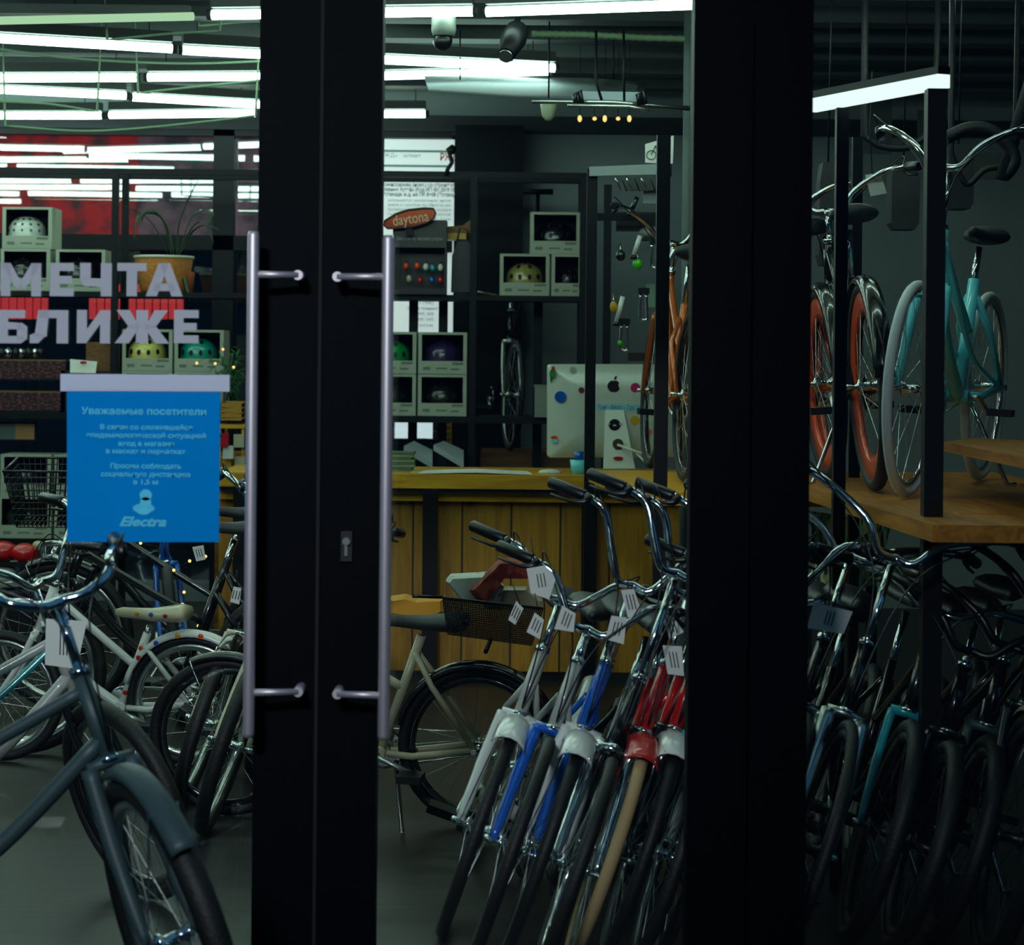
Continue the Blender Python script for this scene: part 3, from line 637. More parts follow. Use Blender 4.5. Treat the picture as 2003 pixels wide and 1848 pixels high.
# computer
im = thing('desktop_computer', 'silver desktop computer seen from behind, covered in stickers, on the counter', 'computer', (W(1203, 912, 10.35).x, 10.35, zc))
silver = mat('satin_aluminium', (205, 214, 202), .38, .25)
def L3(x, y, dy=0): v = loc(im, W(x, y, 10.35)); return Vector((v.x, dy, v.z))
def rrect(x0, y0, x1, y1, r, n=5):
    o = []
    for cx, cy, a0 in ((x1-r, y0+r, -PI/2), (x1-r, y1-r, 0), (x0+r, y1-r, PI/2), (x0+r, y0+r, PI)):
        for k in range(n+1): a = a0+PI/2*k/n; o.append((cx+r*math.cos(a), cy+r*math.sin(a)))
    return o
rr = rrect(1070, 712, 1336, 895, 7); mm = MB()
outer = [L3(x, y, .0) for x, y in rr]; inner = [L3(1203+(x-1203)*.97, 803+(y-803)*.97, -.02) for x, y in rr]; cc = [L3(1203+(x-1203)*.5, 803+(y-803)*.5, -.035) for x, y in rr]
n = len(rr); vs = [p+Vector((0, .012, 0)) for p in outer]+outer+inner+cc+[L3(1203, 803, -.037)]
fs = [tuple(range(n))]
for k in range(3): fs += [(k*n+i, k*n+(i+1) % n, (k+1)*n+(i+1) % n, (k+1)*n+i) for i in range(n)]
fs += [(3*n+i, 3*n+(i+1) % n, 4*n) for i in range(n)]
mm.add(vs, fs, True); mm.build('screen_back', silver, im)
sy = -.11
stand = MB(); fr0 = [L3(1183, 802, -.045), L3(1219, 802, -.045), L3(1240, 914, sy), L3(1178, 914, sy)]
stand.hull8(fr0, [p+Vector((0, .012, 0)) for p in fr0]); ft = [L3(1178, 914, sy), L3(1240, 914, sy)]
z0 = 0.002; stand.box((ft[0].x, sy, z0), (ft[1].x, .12, z0+.01)); stand.build('stand', silver, im)
MB().disc(L3(1207, 867, -.094), .026, 0, .012, 22).build('cable_hole', mat('dark_hole', (70, 56, 40), .7), im)
MB().tube([L3(1206, 868, -.10), L3(1240, 880, -.16), L3(1290, 896, -.18)], .006).build('cable', paper, im)
MB().tube([L3(1240, 882, -.15), L3(1262, 905, -.17), L3(1275, 914, -.2)], .005).build('cable', paper, im)
# apple logo: body outline, leaf
def logo_pts():
    o = []
    for k in range(40):
        a = 2*PI*k/40; r = 1+.06*math.cos(2*a); x = r*math.cos(a)*.86; y = math.sin(a)*.9
        y -= .16*math.exp(-((x)/.22)**2)*(1 if y > 0 else -.55)
        if x > .35:
            dd = math.hypot(x-1.05, y-.12)
            if dd < .42: x = 1.05-math.sqrt(max(.42**2-(y-.12)**2, 0))
        o.append((x, y))
    return o
lc = L3(1200, 755, -.0375); sS = .034
lo = [lc+Vector((x*sS, -.001, y*sS)) for x, y in logo_pts()]
lg = MB(); lg.hull8(lo, [p+Vector((0, .004, 0)) for p in lo])
lf = [lc+Vector((x*sS, -.001, y*sS)) for x, y in ((.02, .95), (.05, 1.2), (.22, 1.42), (.42, 1.5), (.4, 1.25), (.25, 1.02))]
lg.hull8(lf, [p+Vector((0, .004, 0)) for p in lf]); lg.build('logo', plasticb, im)
def stk(x, y, r, c, nm='sticker', sx=1, sz=1, dy=-.038): MB().disc(L3(x, y, dy), r*S(10.35), 0, .003, 20, sx, sz).build(nm, c, im)
stk(1096, 776, 11.5, M['blue'], dy=-.036); stk(1242, 758, 9.5, mat('pink_sticker', (190, 20, 90), .6), dy=-.037); stk(1241, 822, 9, M['yellow'], dy=-.037); stk(1201, 830, 11.5, plasticb, dy=-.068)
stk(1081, 731, 6.5, mat('green_sticker', (30, 120, 60), .6), sx=1, sz=1.5, dy=-.035); stk(1082, 720, 4, M['orange'], dy=-.035); stk(1078, 742, 2.5, MATS['green_sticker'], sz=2.4, dy=-.035)
stk(1120, 723, 6, M['grey'], dy=-.035); stk(1084, 855, 7, M['orange'], sz=.5, dy=-.035); stk(1084, 862, 6, M['sky'], sz=.7, dy=-.035); stk(1268, 845, 7, M['orange'], dy=-.036); stk(1137, 763, 6, mat('maroon_sticker', (110, 30, 50), .6), dy=-.038); stk(1207, 894, 10, M['red'], sz=.35, dy=-.112)
stp = [L3(1163, 789, -.0395), L3(1257, 789, -.0395), L3(1257, 802, -.0395), L3(1163, 802, -.0395)]
quad_slab(stp, .003).build('sticker', mat('pale_blue_sticker', (160, 215, 225), .6), im)
add_text('print', 'Том - Вело - Трофи', L3(1210, 796, -.041), .03, mat('blue_print', (20, 110, 160), .6), im, width=.21)
for k, (x) in enumerate((1189, 1201, 1213)): MB().disc(L3(x, 828+3*(k % 2), -.071), .006, 0, .002, 10, 1.5, .7).build('sticker_print', silver, im)
# things on the counter
mo = thing('computer_mouse', 'white computer mouse on the counter in front of the screen', 'mouse', (W(1076, 919, 10.25).x, 10.3, zc)); MB().lathe([(.055, 0), (.058, .006), (.045, .016), (.01, .022)], 20, Matrix.Diagonal((1, .6, 1, 1))).build('shell', M['white'], mo)
pb = thing('open_brochure', 'open white brochure lying flat on the counter', 'brochure', (W(930, 925, 10.2).x, 10.25, zc))
for s in (-1, 1):
    mm = MB(); a = [Vector((0, -.1, .008)), Vector((s*.27, -.13, .002)), Vector((s*.25, .12, .002)), Vector((0, .12, .012))]
    if s < 0: a = a[::-1]
    mm.hull8(a, [p+Vector((0, 0, .004)) for p in a]); mm.build('page', paper, pb)
lf2 = tag(MB().box((W(803, 925, 10.2).x, 10.22, zc), (W(830, 925, 10.2).x, 10.4, zc+.004)).build('leaflet', mat('yellowish_paper', (205, 195, 120), .8)), 'small yellowish leaflet left of the open brochure', 'leaflet')
for k in range(8):
    o = MB().box((-.09, -.07, 0), (.09, .07, .011)).build('booklet', mat('booklet_%d' % (k % 2), ((130, 150, 110), (90, 104, 84))[k % 2], .8))
    o.location = (W(772, 900, 10.3).x+random.uniform(-.006, .006), 10.35, zc+k*.0122); o.rotation_euler.z = random.uniform(-.05, .05)
    tag(o, 'grey-green booklet in the stack beside the right door handle', 'booklet', 'booklets stacked at the left end of the counter')
cup = thing('plastic_tub', 'small clear tub beside the computer at the shelf corner', 'tub', (W(1133, 915, 10.2).x, 10.25, zc)); MB().lathe([(.035, 0), (.045, .07), (.042, .07), (.033, .004)], 18).build('tub', M['sky'], cup); MB().lathe([(.02, .06), (.025, .11)], 10).build('blue_sponge', M['blue'], cup)
gb = thing('storage_box', 'pale grey box behind the computer at the left', 'box', (W(1062, 805, 11.9).x, 12.05, ZB)); MB().box((-.045, -.1, 0), (.06, .1, .17)).build('body', mat('pale_grey_plastic', (130, 138, 128), .6), gb); MB().box((-.05, -.105, .17), (.065, .105, .18)).build('lid', MATS['pale_grey_plastic'], gb)
# sloping display boards behind counter (left)
for x0, x1, x2, lab in ((790, 846, 800, 'left sloping pale board behind the counter'), (848, 907, 860, 'right sloping pale board behind the counter')):
    sb = thing('sloping_board', lab, 'board', W((x0+x1)/2, 890, 11.2))
    q = [px_local(sb, x0, 872 if x0 < 800 else 870, 11.6), px_local(sb, x1, 905, 11.1), px_local(sb, x1, 880, 11.9), px_local(sb, x0+20, 862, 12.0)]
    mm = MB(); mm.hull8([p-Vector((0, 0, .03)) for p in q], q); mm.build('panel', mat('pale_board', (160, 170, 175), .5), sb)
    MB().box((-.03, 0, -.9), (.03, .05, q[1].z-.05)).build('leg', black, sb)
# plinth for the road bike at the back
pl = tag(MB().box((W(940, 900, 12.5).x, 12.42, 0), (W(1150, 900, 12.5).x, 13.05, W(1000, 884, 12.5).z)).build('display_plinth', wood('plinth_pine', (90, 56, 20), (130, 84, 30))), 'brown wooden plinth under the upright silver bicycle at the back', 'plinth')

# ------------------------------------------------------------------ shopfront
def stile(px0, px1, name, parent, d0=4.97, d1=5.06, y0=-60, y1=1990):
    # edges follow the vertical through the frame's middle row
    a = W(px0, 924, d0).x; b = W(px1, 924, d0).x
    return MB().box(loc(parent, (a, d0, .02)), loc(parent, (b, d1, 2.46))).build(name, doorm, parent)
d1_ = thing('door_1', 'left leaf of the dark glass double door', 'door', W(210, 1900, YG)); d1_['kind'] = 'structure'
d2_ = thing('door_2', 'right leaf of the dark glass double door', 'door', W(1050, 1900, YG)); d2_['kind'] = 'structure'
EL, SM, ER = 500, 623, 741          # pixel columns at mid height
stile(EL, SM-1, 'stile', d1_); stile(-345, -225, 'stile', d1_)
stile(SM+1, ER, 'stile', d2_); stile(1350, 1466, 'stile', d2_)
def gl(px0, px1, parent, z0=.02, z1=2.46, name='glass_pane', d=5.0):
    a = W(px0, 924, d).x; b = W(px1, 924, d).x
    return MB().box(loc(parent, (a, d, z0)), loc(parent, (b, d+.008, z1))).build(name, glass_f, parent)
gl(-225, EL, d1_); gl(ER, 1350, d2_)
for dd, a, b in ((d1_, -345, SM-1), (d2_, SM+1, 1466)):
    x0, x1 = W(a, 924, 4.97).x, W(b, 924, 4.97).x
    MB().box(loc(dd, (x0, 4.97, .0)), loc(dd, (x1, 5.06, .10))).build('bottom_rail', doorm, dd)
    MB().box(loc(dd, (x0, 4.97, 2.46)), loc(dd, (x1, 5.06, 2.56))).build('top_rail', doorm, dd)
    # rubber seam line
sm = MB(); x = W(SM, 924, 4.968).x; sm.box(loc(d2_, (x-.004, 4.964, .1)), loc(d2_, (x+.004, 4.97, 2.46))); sm.build('seal', mat('seal_rubber', (4, 4, 6), .8), d2_)
x0, x1 = W(1469, 924, 4.96).x, W(1582, 924, 4.96).x
struct(MB().box((x0, 4.95, 0), (x1, 5.08, CEIL)).build('trim_30', doorm), 'dark frame post right of the double door', 'door frame')
struct(MB().box((XL, 4.95, 2.57), (XR, 5.08, CEIL)).build('trim_31', doorm), 'dark transom above the double door', 'door frame')
w1 = thing('window_1', 'shop window pane right of the door', 'window', W(1800, 1900, YG)); w1['kind'] = 'structure'
gl(1583, 2400, w1, .02, 2.57)
w3 = thing('window_3', 'shop window pane left of the door, mostly out of frame', 'window', W(-700, 1900, YG)); w3['kind'] = 'structure'
a = XL; b = W(-350, 924, 5).x; MB().box(loc(w3, (a, 5.0, .02)), loc(w3, (b, 5.008, 2.46))).build('glass_pane', glass_f, w3)
# lock plate and cylinder on the right leaf
lk = MB(); c = loc(d2_, W(678, 1068, 4.965)); lk.box(c+Vector((-.013, -.006, -.035)), c+Vector((.013, .006, .035))); lk.build('lock_plate', mat('dark_lock', (24, 24, 30), .4), d2_)
MB().lathe([(.009, 0), (.009, .012)], 14, Matrix.Translation(c+Vector((0, -.004, .012))) @ Matrix.Rotation(PI/2, 4, 'X')).build('lock_cylinder', alu, d2_)
MB().box(c+Vector((-.004, -.012, -.022)), c+Vector((.003, -.004, .004))).build('key_slot', alu, d2_)
# long pull handles
def pull(px_mid, ytop, ybot, st, parent, y_st, stw):
    x = W(px_mid, 950, 4.88).x; zt, zb = W(px_mid, ytop, 4.88).z, W(px_mid, ybot, 4.88).z
    hd = MB().tube([loc(parent, (x, 4.88, zb)), loc(parent, (x, 4.88, zb+.01)), loc(parent, (x, 4.88, zt-.01)), loc(parent, (x, 4.88, zt))], [.011, .0135, .0135, .011], 20).build('pull_handle', steel, parent)
    for y in y_st:
        z = W(px_mid, y, 4.9).z; xe = W(st, y, 4.9).x
        m_ = MB().tube([loc(parent, (x, 4.88, z)), loc(parent, (xe, 4.90, z))], .008, 12); m_.tube([loc(parent, (xe, 4.895, z)), loc(parent, (xe, 4.975, z))], .0115, 12); o = m_.build('handle_bracket', steel, hd)
pull(491, 452, 1442, 583, d1_, (537, 1352), 0)
pull(755, 460, 1447, 660, d2_, (542, 1358), 0)

# lettering and poster on the left leaf glass
vinyl = film('frosted_vinyl', (206, 202, 214), .45, .10)
GLY = {  # heavy letter strokes in a unit box, each a convex outline
 'М': [[(0,0),(.24,0),(.24,1),(0,1)], [(.76,0),(1,0),(1,1),(.76,1)], [(.0,1),(.24,1),(.6,.22),(.4,.22)], [(.76,1),(1,1),(.6,.22),(.4,.22)]],
 'Е': [[(0,0),(.38,0),(.38,1),(0,1)], [(.38,0),(1,0),(1,.24),(.38,.24)], [(.38,.38),(.92,.38),(.92,.61),(.38,.61)], [(.38,.76),(1,.76),(1,1),(.38,1)]],
 'Ч': [[(.66,0),(1,0),(1,1),(.66,1)], [(0,.5),(.34,.5),(.34,1),(0,1)], [(.1,.32),(.66,.28),(.66,.52),(.0,.56)]],
 'Т': [[(.32,0),(.68,0),(.68,.76),(.32,.76)], [(0,.76),(1,.76),(1,1),(0,1)]],
 'А': [[(0,0),(.3,0),(.62,1),(.35,1)], [(.7,0),(1,0),(.65,1),(.38,1)], [(.2,.16),(.8,.16),(.74,.38),(.26,.38)]],
 'Б': [[(0,0),(.36,0),(.36,1),(0,1)], [(.36,.76),(.93,.76),(.93,1),(.36,1)], [(.36,.42),(.8,.42),(1,.36),(.72,.62),(.36,.64)], [(.36,0),(.8,0),(1,.14),(.66,.22),(.36,.22)], [(.66,.1),(1,.12),(1,.5),(.82,.62),(.66,.6)]],
 'Л': [[(.7,0),(1,0),(1,1),(.7,1)], [(.25,.76),(.7,.76),(.7,1),(.22,1)], [(.22,1),(.5,1),(.44,.2),(.12,.2)], [(0,0),(.22,0),(.42,.24),(.12,.3),(0,.24)]],
 'И': [[(0,0),(.3,0),(.3,1),(0,1)], [(.7,0),(1,0),(1,1),(.7,1)], [(.3,.02),(.3,.42),(.7,.98),(.7,.58)]],
 'Ж': [[(.39,0),(.61,0),(.61,1),(.39,1)], [(.03,1),(.27,1),(.45,.5),(.27,.46)], [(.73,1),(.97,1),(.73,.46),(.55,.5)], [(0,0),(.26,0),(.45,.48),(.27,.56)], [(.74,0),(1,0),(.73,.56),(.55,.48)]]}
def word(chars, boxes, y0, y1, label):
    t = thing('window_lettering', label, 'lettering', W(180, (y0+y1)/2, 4.996))
    for ch, (a, b) in zip(chars, boxes):
        mm = MB(); th_ = (y1-y0)*S(5); tw_ = (b-a)*S(5); c = loc(t, W(a, y1, 4.9975))
        for i, st in enumerate(GLY[ch]):
            q = [c+Vector((x*tw_, -.00015*i, z*th_)) for x, z in st]
            mm.hull8(q, [p+Vector((0, .0005, 0)) for p in q])
        mm.build('letter', vinyl, t)
word('МЕЧТА', [(1, 80), (97, 144), (156, 218), (229, 286), (285, 357)], 514, 579, 'frosted word МЕЧТА on the left door glass')
word('БЛИЖЕ', [(-6, 53), (58, 133), (150, 215), (224, 331), (340, 388)], 606, 671, 'frosted word БЛИЖЕ below the first word on the glass')
ps = thing('poster', 'blue visitor notice poster stuck on the left door glass', 'poster', W(280, 900, 4.99))
bl = film('blue_paper', (6, 150, 222), .45, 0, (8, 160, 232)); tx = film('cyan_print', (120, 240, 255), .5, 0)
def LP(x, y, d=4.994): return loc(ps, W(x, y, d))
quad_slab([LP(131, 760), LP(131, 1060), LP(428, 1060), LP(431, 762)], .0012).build('sheet', bl, ps)
quad_slab([LP(118, 731, 4.9915), LP(118, 765, 4.9915), LP(449, 766, 4.9915), LP(449, 733, 4.9915)], .001).build('tape', film('white_tape', (218, 218, 235), .4), ps)
for body, x, y, wd, sz, of in (('Уважаемые посетители', 282, 805, 244, 17, .0006), ('В связи со сложившейся', 286, 836, 180, 12, .0004), ('эпидемиологической ситуацией', 286, 852, 234, 12, .0004), ('вход в магазин', 286, 868, 108, 12, .0004), ('в масках и перчатках', 285, 883, 156, 12, .0004),
        ('Просим соблюдать', 285, 912, 138, 12, .0004), ('социальную дистанцию', 285, 928, 175, 12, .0004), ('в 1,5 м', 285, 943, 48, 12, .0004)):
    add_text('print', body, LP(x, y, 4.9935), sz*S(5)*1.08, tx, ps, width=wd*S(5), off=of)
add_text('print', 'Electra', LP(278, 1021, 4.9935), 20*S(5)*1.25, tx, ps, width=92*S(5), off=.0012, shear=.35)
lgm = MB()
for (x, y, r, sx, sz) in ((285, 968, 11, 1.1, 1), (285, 982, 10, 1.1, 1), (281, 994, 16, 1.35, .6), (281, 1000, 11, 1.2, .6)): lgm.disc(LP(x, y, 4.9936-.0003*(y % 7)), r*S(5), 0, .0005, 20, sx, sz)
lgm.build('emblem', tx, ps)
# ------------------------------------------------------------------ bicycles
def bez(pts, n=5):
    pts = [Vector(p) for p in pts]; out = []
    for k in range(len(pts)-1):
        p0, p1, p2, p3 = pts[max(k-1, 0)], pts[k], pts[k+1], pts[min(k+2, len(pts)-1)]
        for j in range(n):
            u = j/n; out.append(.5*((2*p1)+(p2-p0)*u+(2*p0-5*p1+4*p2-p3)*u*u+(3*p1-p0-3*p2+p3)*u**3))
    out.append(pts[-1]); return out
def ring(c, R, n=40): return [Vector(c)+Vector((R*math.cos(2*PI*k/n), 0, R*math.sin(2*PI*k/n))) for k in range(n)]
def wheel(parent, c, R, tr, name, tirem, rimm, nsp=24, rd=.02, spm=None):
    c = Vector(c); t = bpy.data.objects.new(name, None); C.objects.link(t); t.parent = parent; t.empty_display_size = .05
    MB().tube(ring(c, R-tr), tr, 10, closed=True).build('tire', tirem, t)
    rm = MB(); rr = R-2*tr; n = 40; vs = []
    for k in range(n):
        a = 2*PI*k/n; e = Vector((math.cos(a), 0, math.sin(a)))
        for r_, y in ((rr+.006, -tr*.62), (rr+.006, tr*.62), (rr-rd*.6, tr*.45), (rr-rd, 0), (rr-rd*.6, -tr*.45)): vs.append(c+e*r_+Vector((0, y, 0)))
    fs = [(5*k+j, 5*k+(j+1) % 5, 5*((k+1) % n)+(j+1) % 5, 5*((k+1) % n)+j) for k in range(n) for j in range(5)]
    rm.add(vs, fs, True); rm.build('rim', rimm, t)
    hb = MB(); hb.lathe([(.008, -.06), (.008, -.04), (.024, -.035), (.024, -.03), (.014, -.02), (.014, .02), (.024, .03), (.024, .035), (.008, .04), (.008, .06)], 12, Matrix.Translation(c) @ Matrix.Rotation(PI/2, 4, 'X')); hb.build('hub', spm or chrome, t)
    s = MB()
    for k in range(nsp):
        a = 2*PI*k/nsp; b = a+(.9 if k % 4 < 2 else -.9); y = .03 if k % 2 else -.03
        s.tube([c+Vector((.023*math.cos(b), y, .023*math.sin(b))), c+Vector(((rr-.01)*math.cos(a), 0, (rr-.01)*math.sin(a)))], .0011, 3, cap=False)
    s.build('spokes', spm or alu, t)
    return t
def fender(parent, c, R, a0, a1, w_, material, name, th=.003):
    c = Vector(c); n = 22; vs = []; mcs = 6
    for i in range(n+1):
        a = a0+(a1-a0)*i/n; e = Vector((math.cos(a), 0, math.sin(a)))
        for side in (0, 1):
            for j in range(mcs+1):
                jj = j if side == 0 else mcs-j
                q = PI*jj/mcs; off = -th*side
                vs.append(c+e*(R-w_*.75+(w_*.75)*math.sin(q)+off*math.sin(q))+Vector((0, (w_+off)*math.cos(q), 0)))
    m_ = 2*(mcs+1); fs = [(m_*i+j, m_*i+(j+1) % m_, m_*(i+1)+(j+1) % m_, m_*(i+1)+j) for i in range(n) for j in range(m_)]
    fs += [tuple(range(m_))[::-1], tuple(m_*n+j for j in range(m_))]
    return MB().add(vs, fs, True).build(name, material, parent)
def bicycle(label, hub_px, d, yaw, lean, base=0.0, R=.3, tr=.024, L=1.0, frame='white', fork=None, fend=None, tire=None, rim=None, bars='cruiser', bm=None,
            saddle=None, basket=False, at='front', steer=0, rearfend=None, stem=.14, bw_=.28, rise=.13, sweep=.22, guard=None, grip=None, headl=False, name='bicycle', cables=True, decal=None, twin=False, saddle_h=.16, rd=.02, fr=.0125, turn=0, cs=.43, dots=False, ft=1.0, spm=None, fdw=.032):
    fm = M[frame]; fk = M[fork] if isinstance(fork, str) else (fork or fm); tm = tire or rubber; rmm = rim or alu; bmm = bm or chrome
    gm = grip or plasticb
    Rm = Matrix.Rotation(yaw, 4, 'Z') @ Matrix.Rotation(-lean, 4, 'X')
    hubl = Vector((0, 0, R)) if at == 'front' else Vector((-L, 0, R))
    # world: hub at pixel column hub_px, distance d, wheel resting on base
    hz = base + (Rm @ hubl).z; py = HY + (EYE-hz)*F/d
    H = W(hub_px, py, d); O = H - Rm @ hubl; O.z = base + .002
    t = thing(name, label, 'bicycle', M4=Matrix.Translation(O) @ Rm)
    ang = math.radians(69); up = Vector((-math.cos(ang), 0, math.sin(ang))); fw = Vector((math.sin(ang), 0, math.cos(ang)))
    Fh = Vector((0, 0, R)); Bh = Vector((-L, 0, R)); Hb = Fh - fw*.05 + up*(R+.05); Ht = Hb + up*.17
    BB = Vector((-L+cs, 0, R-.03)); St = BB + Vector((-.34, 0, .94))*(.42 if R > .26 else .30)
    n_before = None; fwl = wheel(t, Fh, R, tr, 'front_wheel', tm, rmm, rd=rd, spm=spm); wheel(t, Bh, R, tr, 'rear_wheel', tm, rmm, rd=rd, spm=spm)
    # frame
    f = MB()
    f.tube([Hb-up*.01, Ht], .019*ft, 12); f.tube([BB, St], .016*ft, 10)
    f.tube(bez([Hb+up*.03, (Hb+BB)/2+Vector((0, 0, -.03)), BB]), .019*ft, 10)
    tt = .55 if frame not in ('black2',) else .8
    if twin:
        for s in (-1, 1): MB().tube(bez([Hb+up*.13+Vector((0, s*.018, 0)), Hb.lerp(BB, .5)+Vector((-.05, s*.03, .09)), BB+Vector((-.09, s*.03, .12)), Bh+Vector((0, s*.055, 0))]), .010, 8).build('twin_tube', M['teal'] if frame == 'grey' else fm, t)
    f.tube(bez([Ht-up*.03, (Ht+BB.lerp(St, tt))/2+Vector((0, 0, -.02)), BB.lerp(St, tt)]), .015*ft, 10)
    for s in (-1, 1):
        f.tube([BB+Vector((-.03, s*.02, 0)), BB+Vector((-.12, s*.045, 0)), Bh+Vector((0, s*.055, 0))], .012*ft, 8)
        f.tube([BB.lerp(St, .86)+Vector((0, s*.012, 0)), BB.lerp(St, .6)+Vector((-.10, s*.05, 0)), Bh+Vector((0, s*.055, 0))], .010*ft, 8)
    f.tube([BB+Vector((0, -.036, 0)), BB+Vector((0, .036, 0))], .022, 12)
    f.build('frame', fm, t)
    if decal:
        o = add_text('decal', decal, (0, 0, 0), .05, paper, None, off=.0008, shear=.2)
        mid = Ht.lerp(BB, .5); dv = (Ht-BB).normalized()
        o.data.transform(Matrix.Translation(mid+Vector((0, -.022, -.03))) @ Matrix.Rotation(-math.atan2(dv.z, dv.x), 4, 'Y')); o.parent = t
    # head badge + headset
    MB().tube([Hb-up*.018, Hb-up*.008], .024, 12).build('headset', chrome, t); MB().tube([Ht, Ht+up*.018], .022, 12).build('headset', chrome, t)
    # fork
    k = MB(); cr = Hb-up*.022
    k.tube([cr+Vector((0, -.05, 0)), cr+Vector((0, 0, .004)), cr+Vector((0, .05, 0))], .014, 8)
    for s in (-1, 1): k.tube(bez([cr+Vector((0, s*.045, 0)), cr.lerp(Fh, .5)+Vector((-.012, s*.052, 0)), Fh+Vector((-.004, s*.055, .002))]), [fr]*6+[fr*.88]*3+[fr*.68, fr*.64], 10) if True else 0
    k.build('fork', fk, t)
    for c_ in (Fh, Bh):
        for s in (-1, 1): MB().tube([c_+Vector((0, s*.052, 0)), c_+Vector((0, s*.078, 0))], .0095, 8).build('axle_nut', chrome, fwl if c_ is Fh else t)
    # stem + bars
    sm_ = MB(); q = Ht+up*stem; sm_.tube([Ht, q], .0115, 10); sm_.tube([q, q+fw*.05], .014, 10); sm_.build('stem', chrome, t)
    hb = q+fw*.05; ca, sa = math.cos(steer), math.sin(steer)
    def hp_(x, y, z): return hb+Vector((x*ca-y*sa, x*sa+y*ca, z))
    b = MB(); tr_ = .0112
    if bars == 'cruiser':
        half = [(0, 0, 0), (.015, .05, .004), (.0, .11, rise*.55), (-.05, bw_*.72, rise*.95), (-.05-sweep*.5, bw_*.95, rise), (-.05-sweep, bw_*1.03, rise*.93)]
    elif bars == 'riser':
        half = [(0, 0, 0), (.012, .045, .0), (.0, .09, rise*.4), (-.02, .135, rise*.86), (-.035, .19, rise), (-.05-sweep*.2, bw_+.03, rise*1.0)]
    else:
        half = [(0, 0, 0), (.0, .1, .005), (-.01, bw_*.8, .02), (-.03, bw_, .022), (-.05, bw_+.06, .024)]
    left = bez([hp_(x, y, z) for x, y, z in half]); right = bez([hp_(x, -y, z) for x, y, z in half])
    b.tube(list(reversed(right))+left[1:], tr_, 10); b.build('handlebar', bmm, t)
    for side in (left, right):
        e = side[-6:]; g_ = MB(); dv = (e[-1]-e[0]).normalized(); g_.tube([e[-1]-dv*.11, e[-1]-dv*.105, e[-1]+dv*.008, e[-1]+dv*.012], [.0135, .0165, .0165, .013], 12); g_.build('grip', gm, t)
        lv = MB(); a_ = e[-1]-dv*.125; lv.tube([a_+Vector((0, 0, .004)), a_+dv*.015+Vector((.018, 0, -.016)), a_+dv*.05+Vector((.03, 0, -.026)), a_+dv*.12+Vector((.026, 0, -.028))], [.015, .010, .005, .004], 8); lv.build('brake_lever', plasticb, t)
    if cables:
        for side in (left, right):
            cb = MB(); a_ = side[-7]; cb.tube(bez([a_, a_+fw*.07+Vector((0, 0, .01)), hb+fw*.07+Vector((0, (a_-hb).y*.2, -.05)), Hb+fw*.03], 6), .0025, 5); cb.build('brake_cable', plasticb, t)
    # saddle
    sp_ = MB(); sp_.tube([BB.lerp(St, .9), St+(St-BB).normalized()*saddle_h], .0125, 10); sp_.build('seat_post', chrome, t)
    sc_ = St+(St-BB).normalized()*(saddle_h+.02)
    sv = []; n = 14; ml = 10
    for i in range(ml+1):
        u = i/ml; x = .14-.28*u; wd = .018+.075*max(0, (u-.25)/.75)**.9; hgt = .022+.02*u*u
        if u > .93: wd *= .85; hgt *= .7
        if i == 0: wd *= .6; hgt *= .6
        for k2 in range(n):
            a = 2*PI*k2/n; sv.append(sc_+Vector((x, wd*math.cos(a), .02+.015*abs(u-.5)+hgt*math.sin(a)*(1 if math.sin(a) > 0 else .8))))
    fs = [(n*i+j, n*i+(j+1) % n, n*(i+1)+(j+1) % n, n*(i+1)+j) for i in range(ml) for j in range(n)] + [tuple(range(n))[::-1], tuple(n*ml+j for j in range(n))]
    MB().add(sv, fs, True).build('saddle', saddle or leather, t)
    # crank, chain ring, pedals
    cg = MB(); cg.lathe([(.06, -.0015), (.07, -.0015), (.07, .0015), (.06, .0015)], 26, Matrix.Translation(BB+Vector((0, -.05, 0))) @ Matrix.Rotation(PI/2, 4, 'X')); cg.build('chainring', chrome, t)
    for s, dx in ((-1, .13), (1, -.13)):
        cc_ = MB(); p_ = BB+Vector((dx, s*.075, -.05)); cc_.tube([BB+Vector((0, s*.035, 0)), BB+Vector((0, s*.068, 0)), p_], .009, 8); cc_.build('crank_arm', alu, t)
        MB().box(p_+Vector((-.04, .005*s, -.012)), p_+Vector((.04, .085*s, .012))).build('pedal', plasticb, t)
    ch = MB(); y_ = -.05
    ch.tube([BB+Vector((0, y_, .066)), Bh+Vector((0, y_, .035))], .004, 5); ch.tube([BB+Vector((0, y_, -.066)), Bh+Vector((0, y_, -.035))], .004, 5); ch.build('chain', alu, t)
    if guard:
        gg = MB(); a_, b_2 = BB+Vector((.09, -.062, .0)), Bh+Vector((-.02, -.062, .0))
        pr = [a_+Vector((0, 0, .0)), a_+Vector((-.03, 0, .065)), a_+Vector((-.09, 0, .09)), b_2+Vector((.02, 0, .045)), b_2+Vector((0, 0, .02)), a_+Vector((-.16, 0, .03))]
        gg.hull8(pr[::-1], [p+Vector((0, -.012, 0)) for p in pr[::-1]]); gg.build('chain_guard', guard, t)
    if fend:
        fender(t, Fh, R+.02, math.radians(48 if turn else 64), math.radians(118) if fend is not chrome else math.radians(175), fdw, fend, 'front_fender')
        for s in (-1, 1):
            stt = MB(); stt.tube([Fh+Vector((0, s*.056, 0)), Fh+Vector((math.cos(1.15)*(R+.012), s*.03, math.sin(1.15)*(R+.012)))], .0022, 5); stt.build('fender_stay', chrome, t)
    if rearfend:
        fender(t, Bh, R+.02, math.radians(15), math.radians(175), .034, rearfend, 'rear_fender')
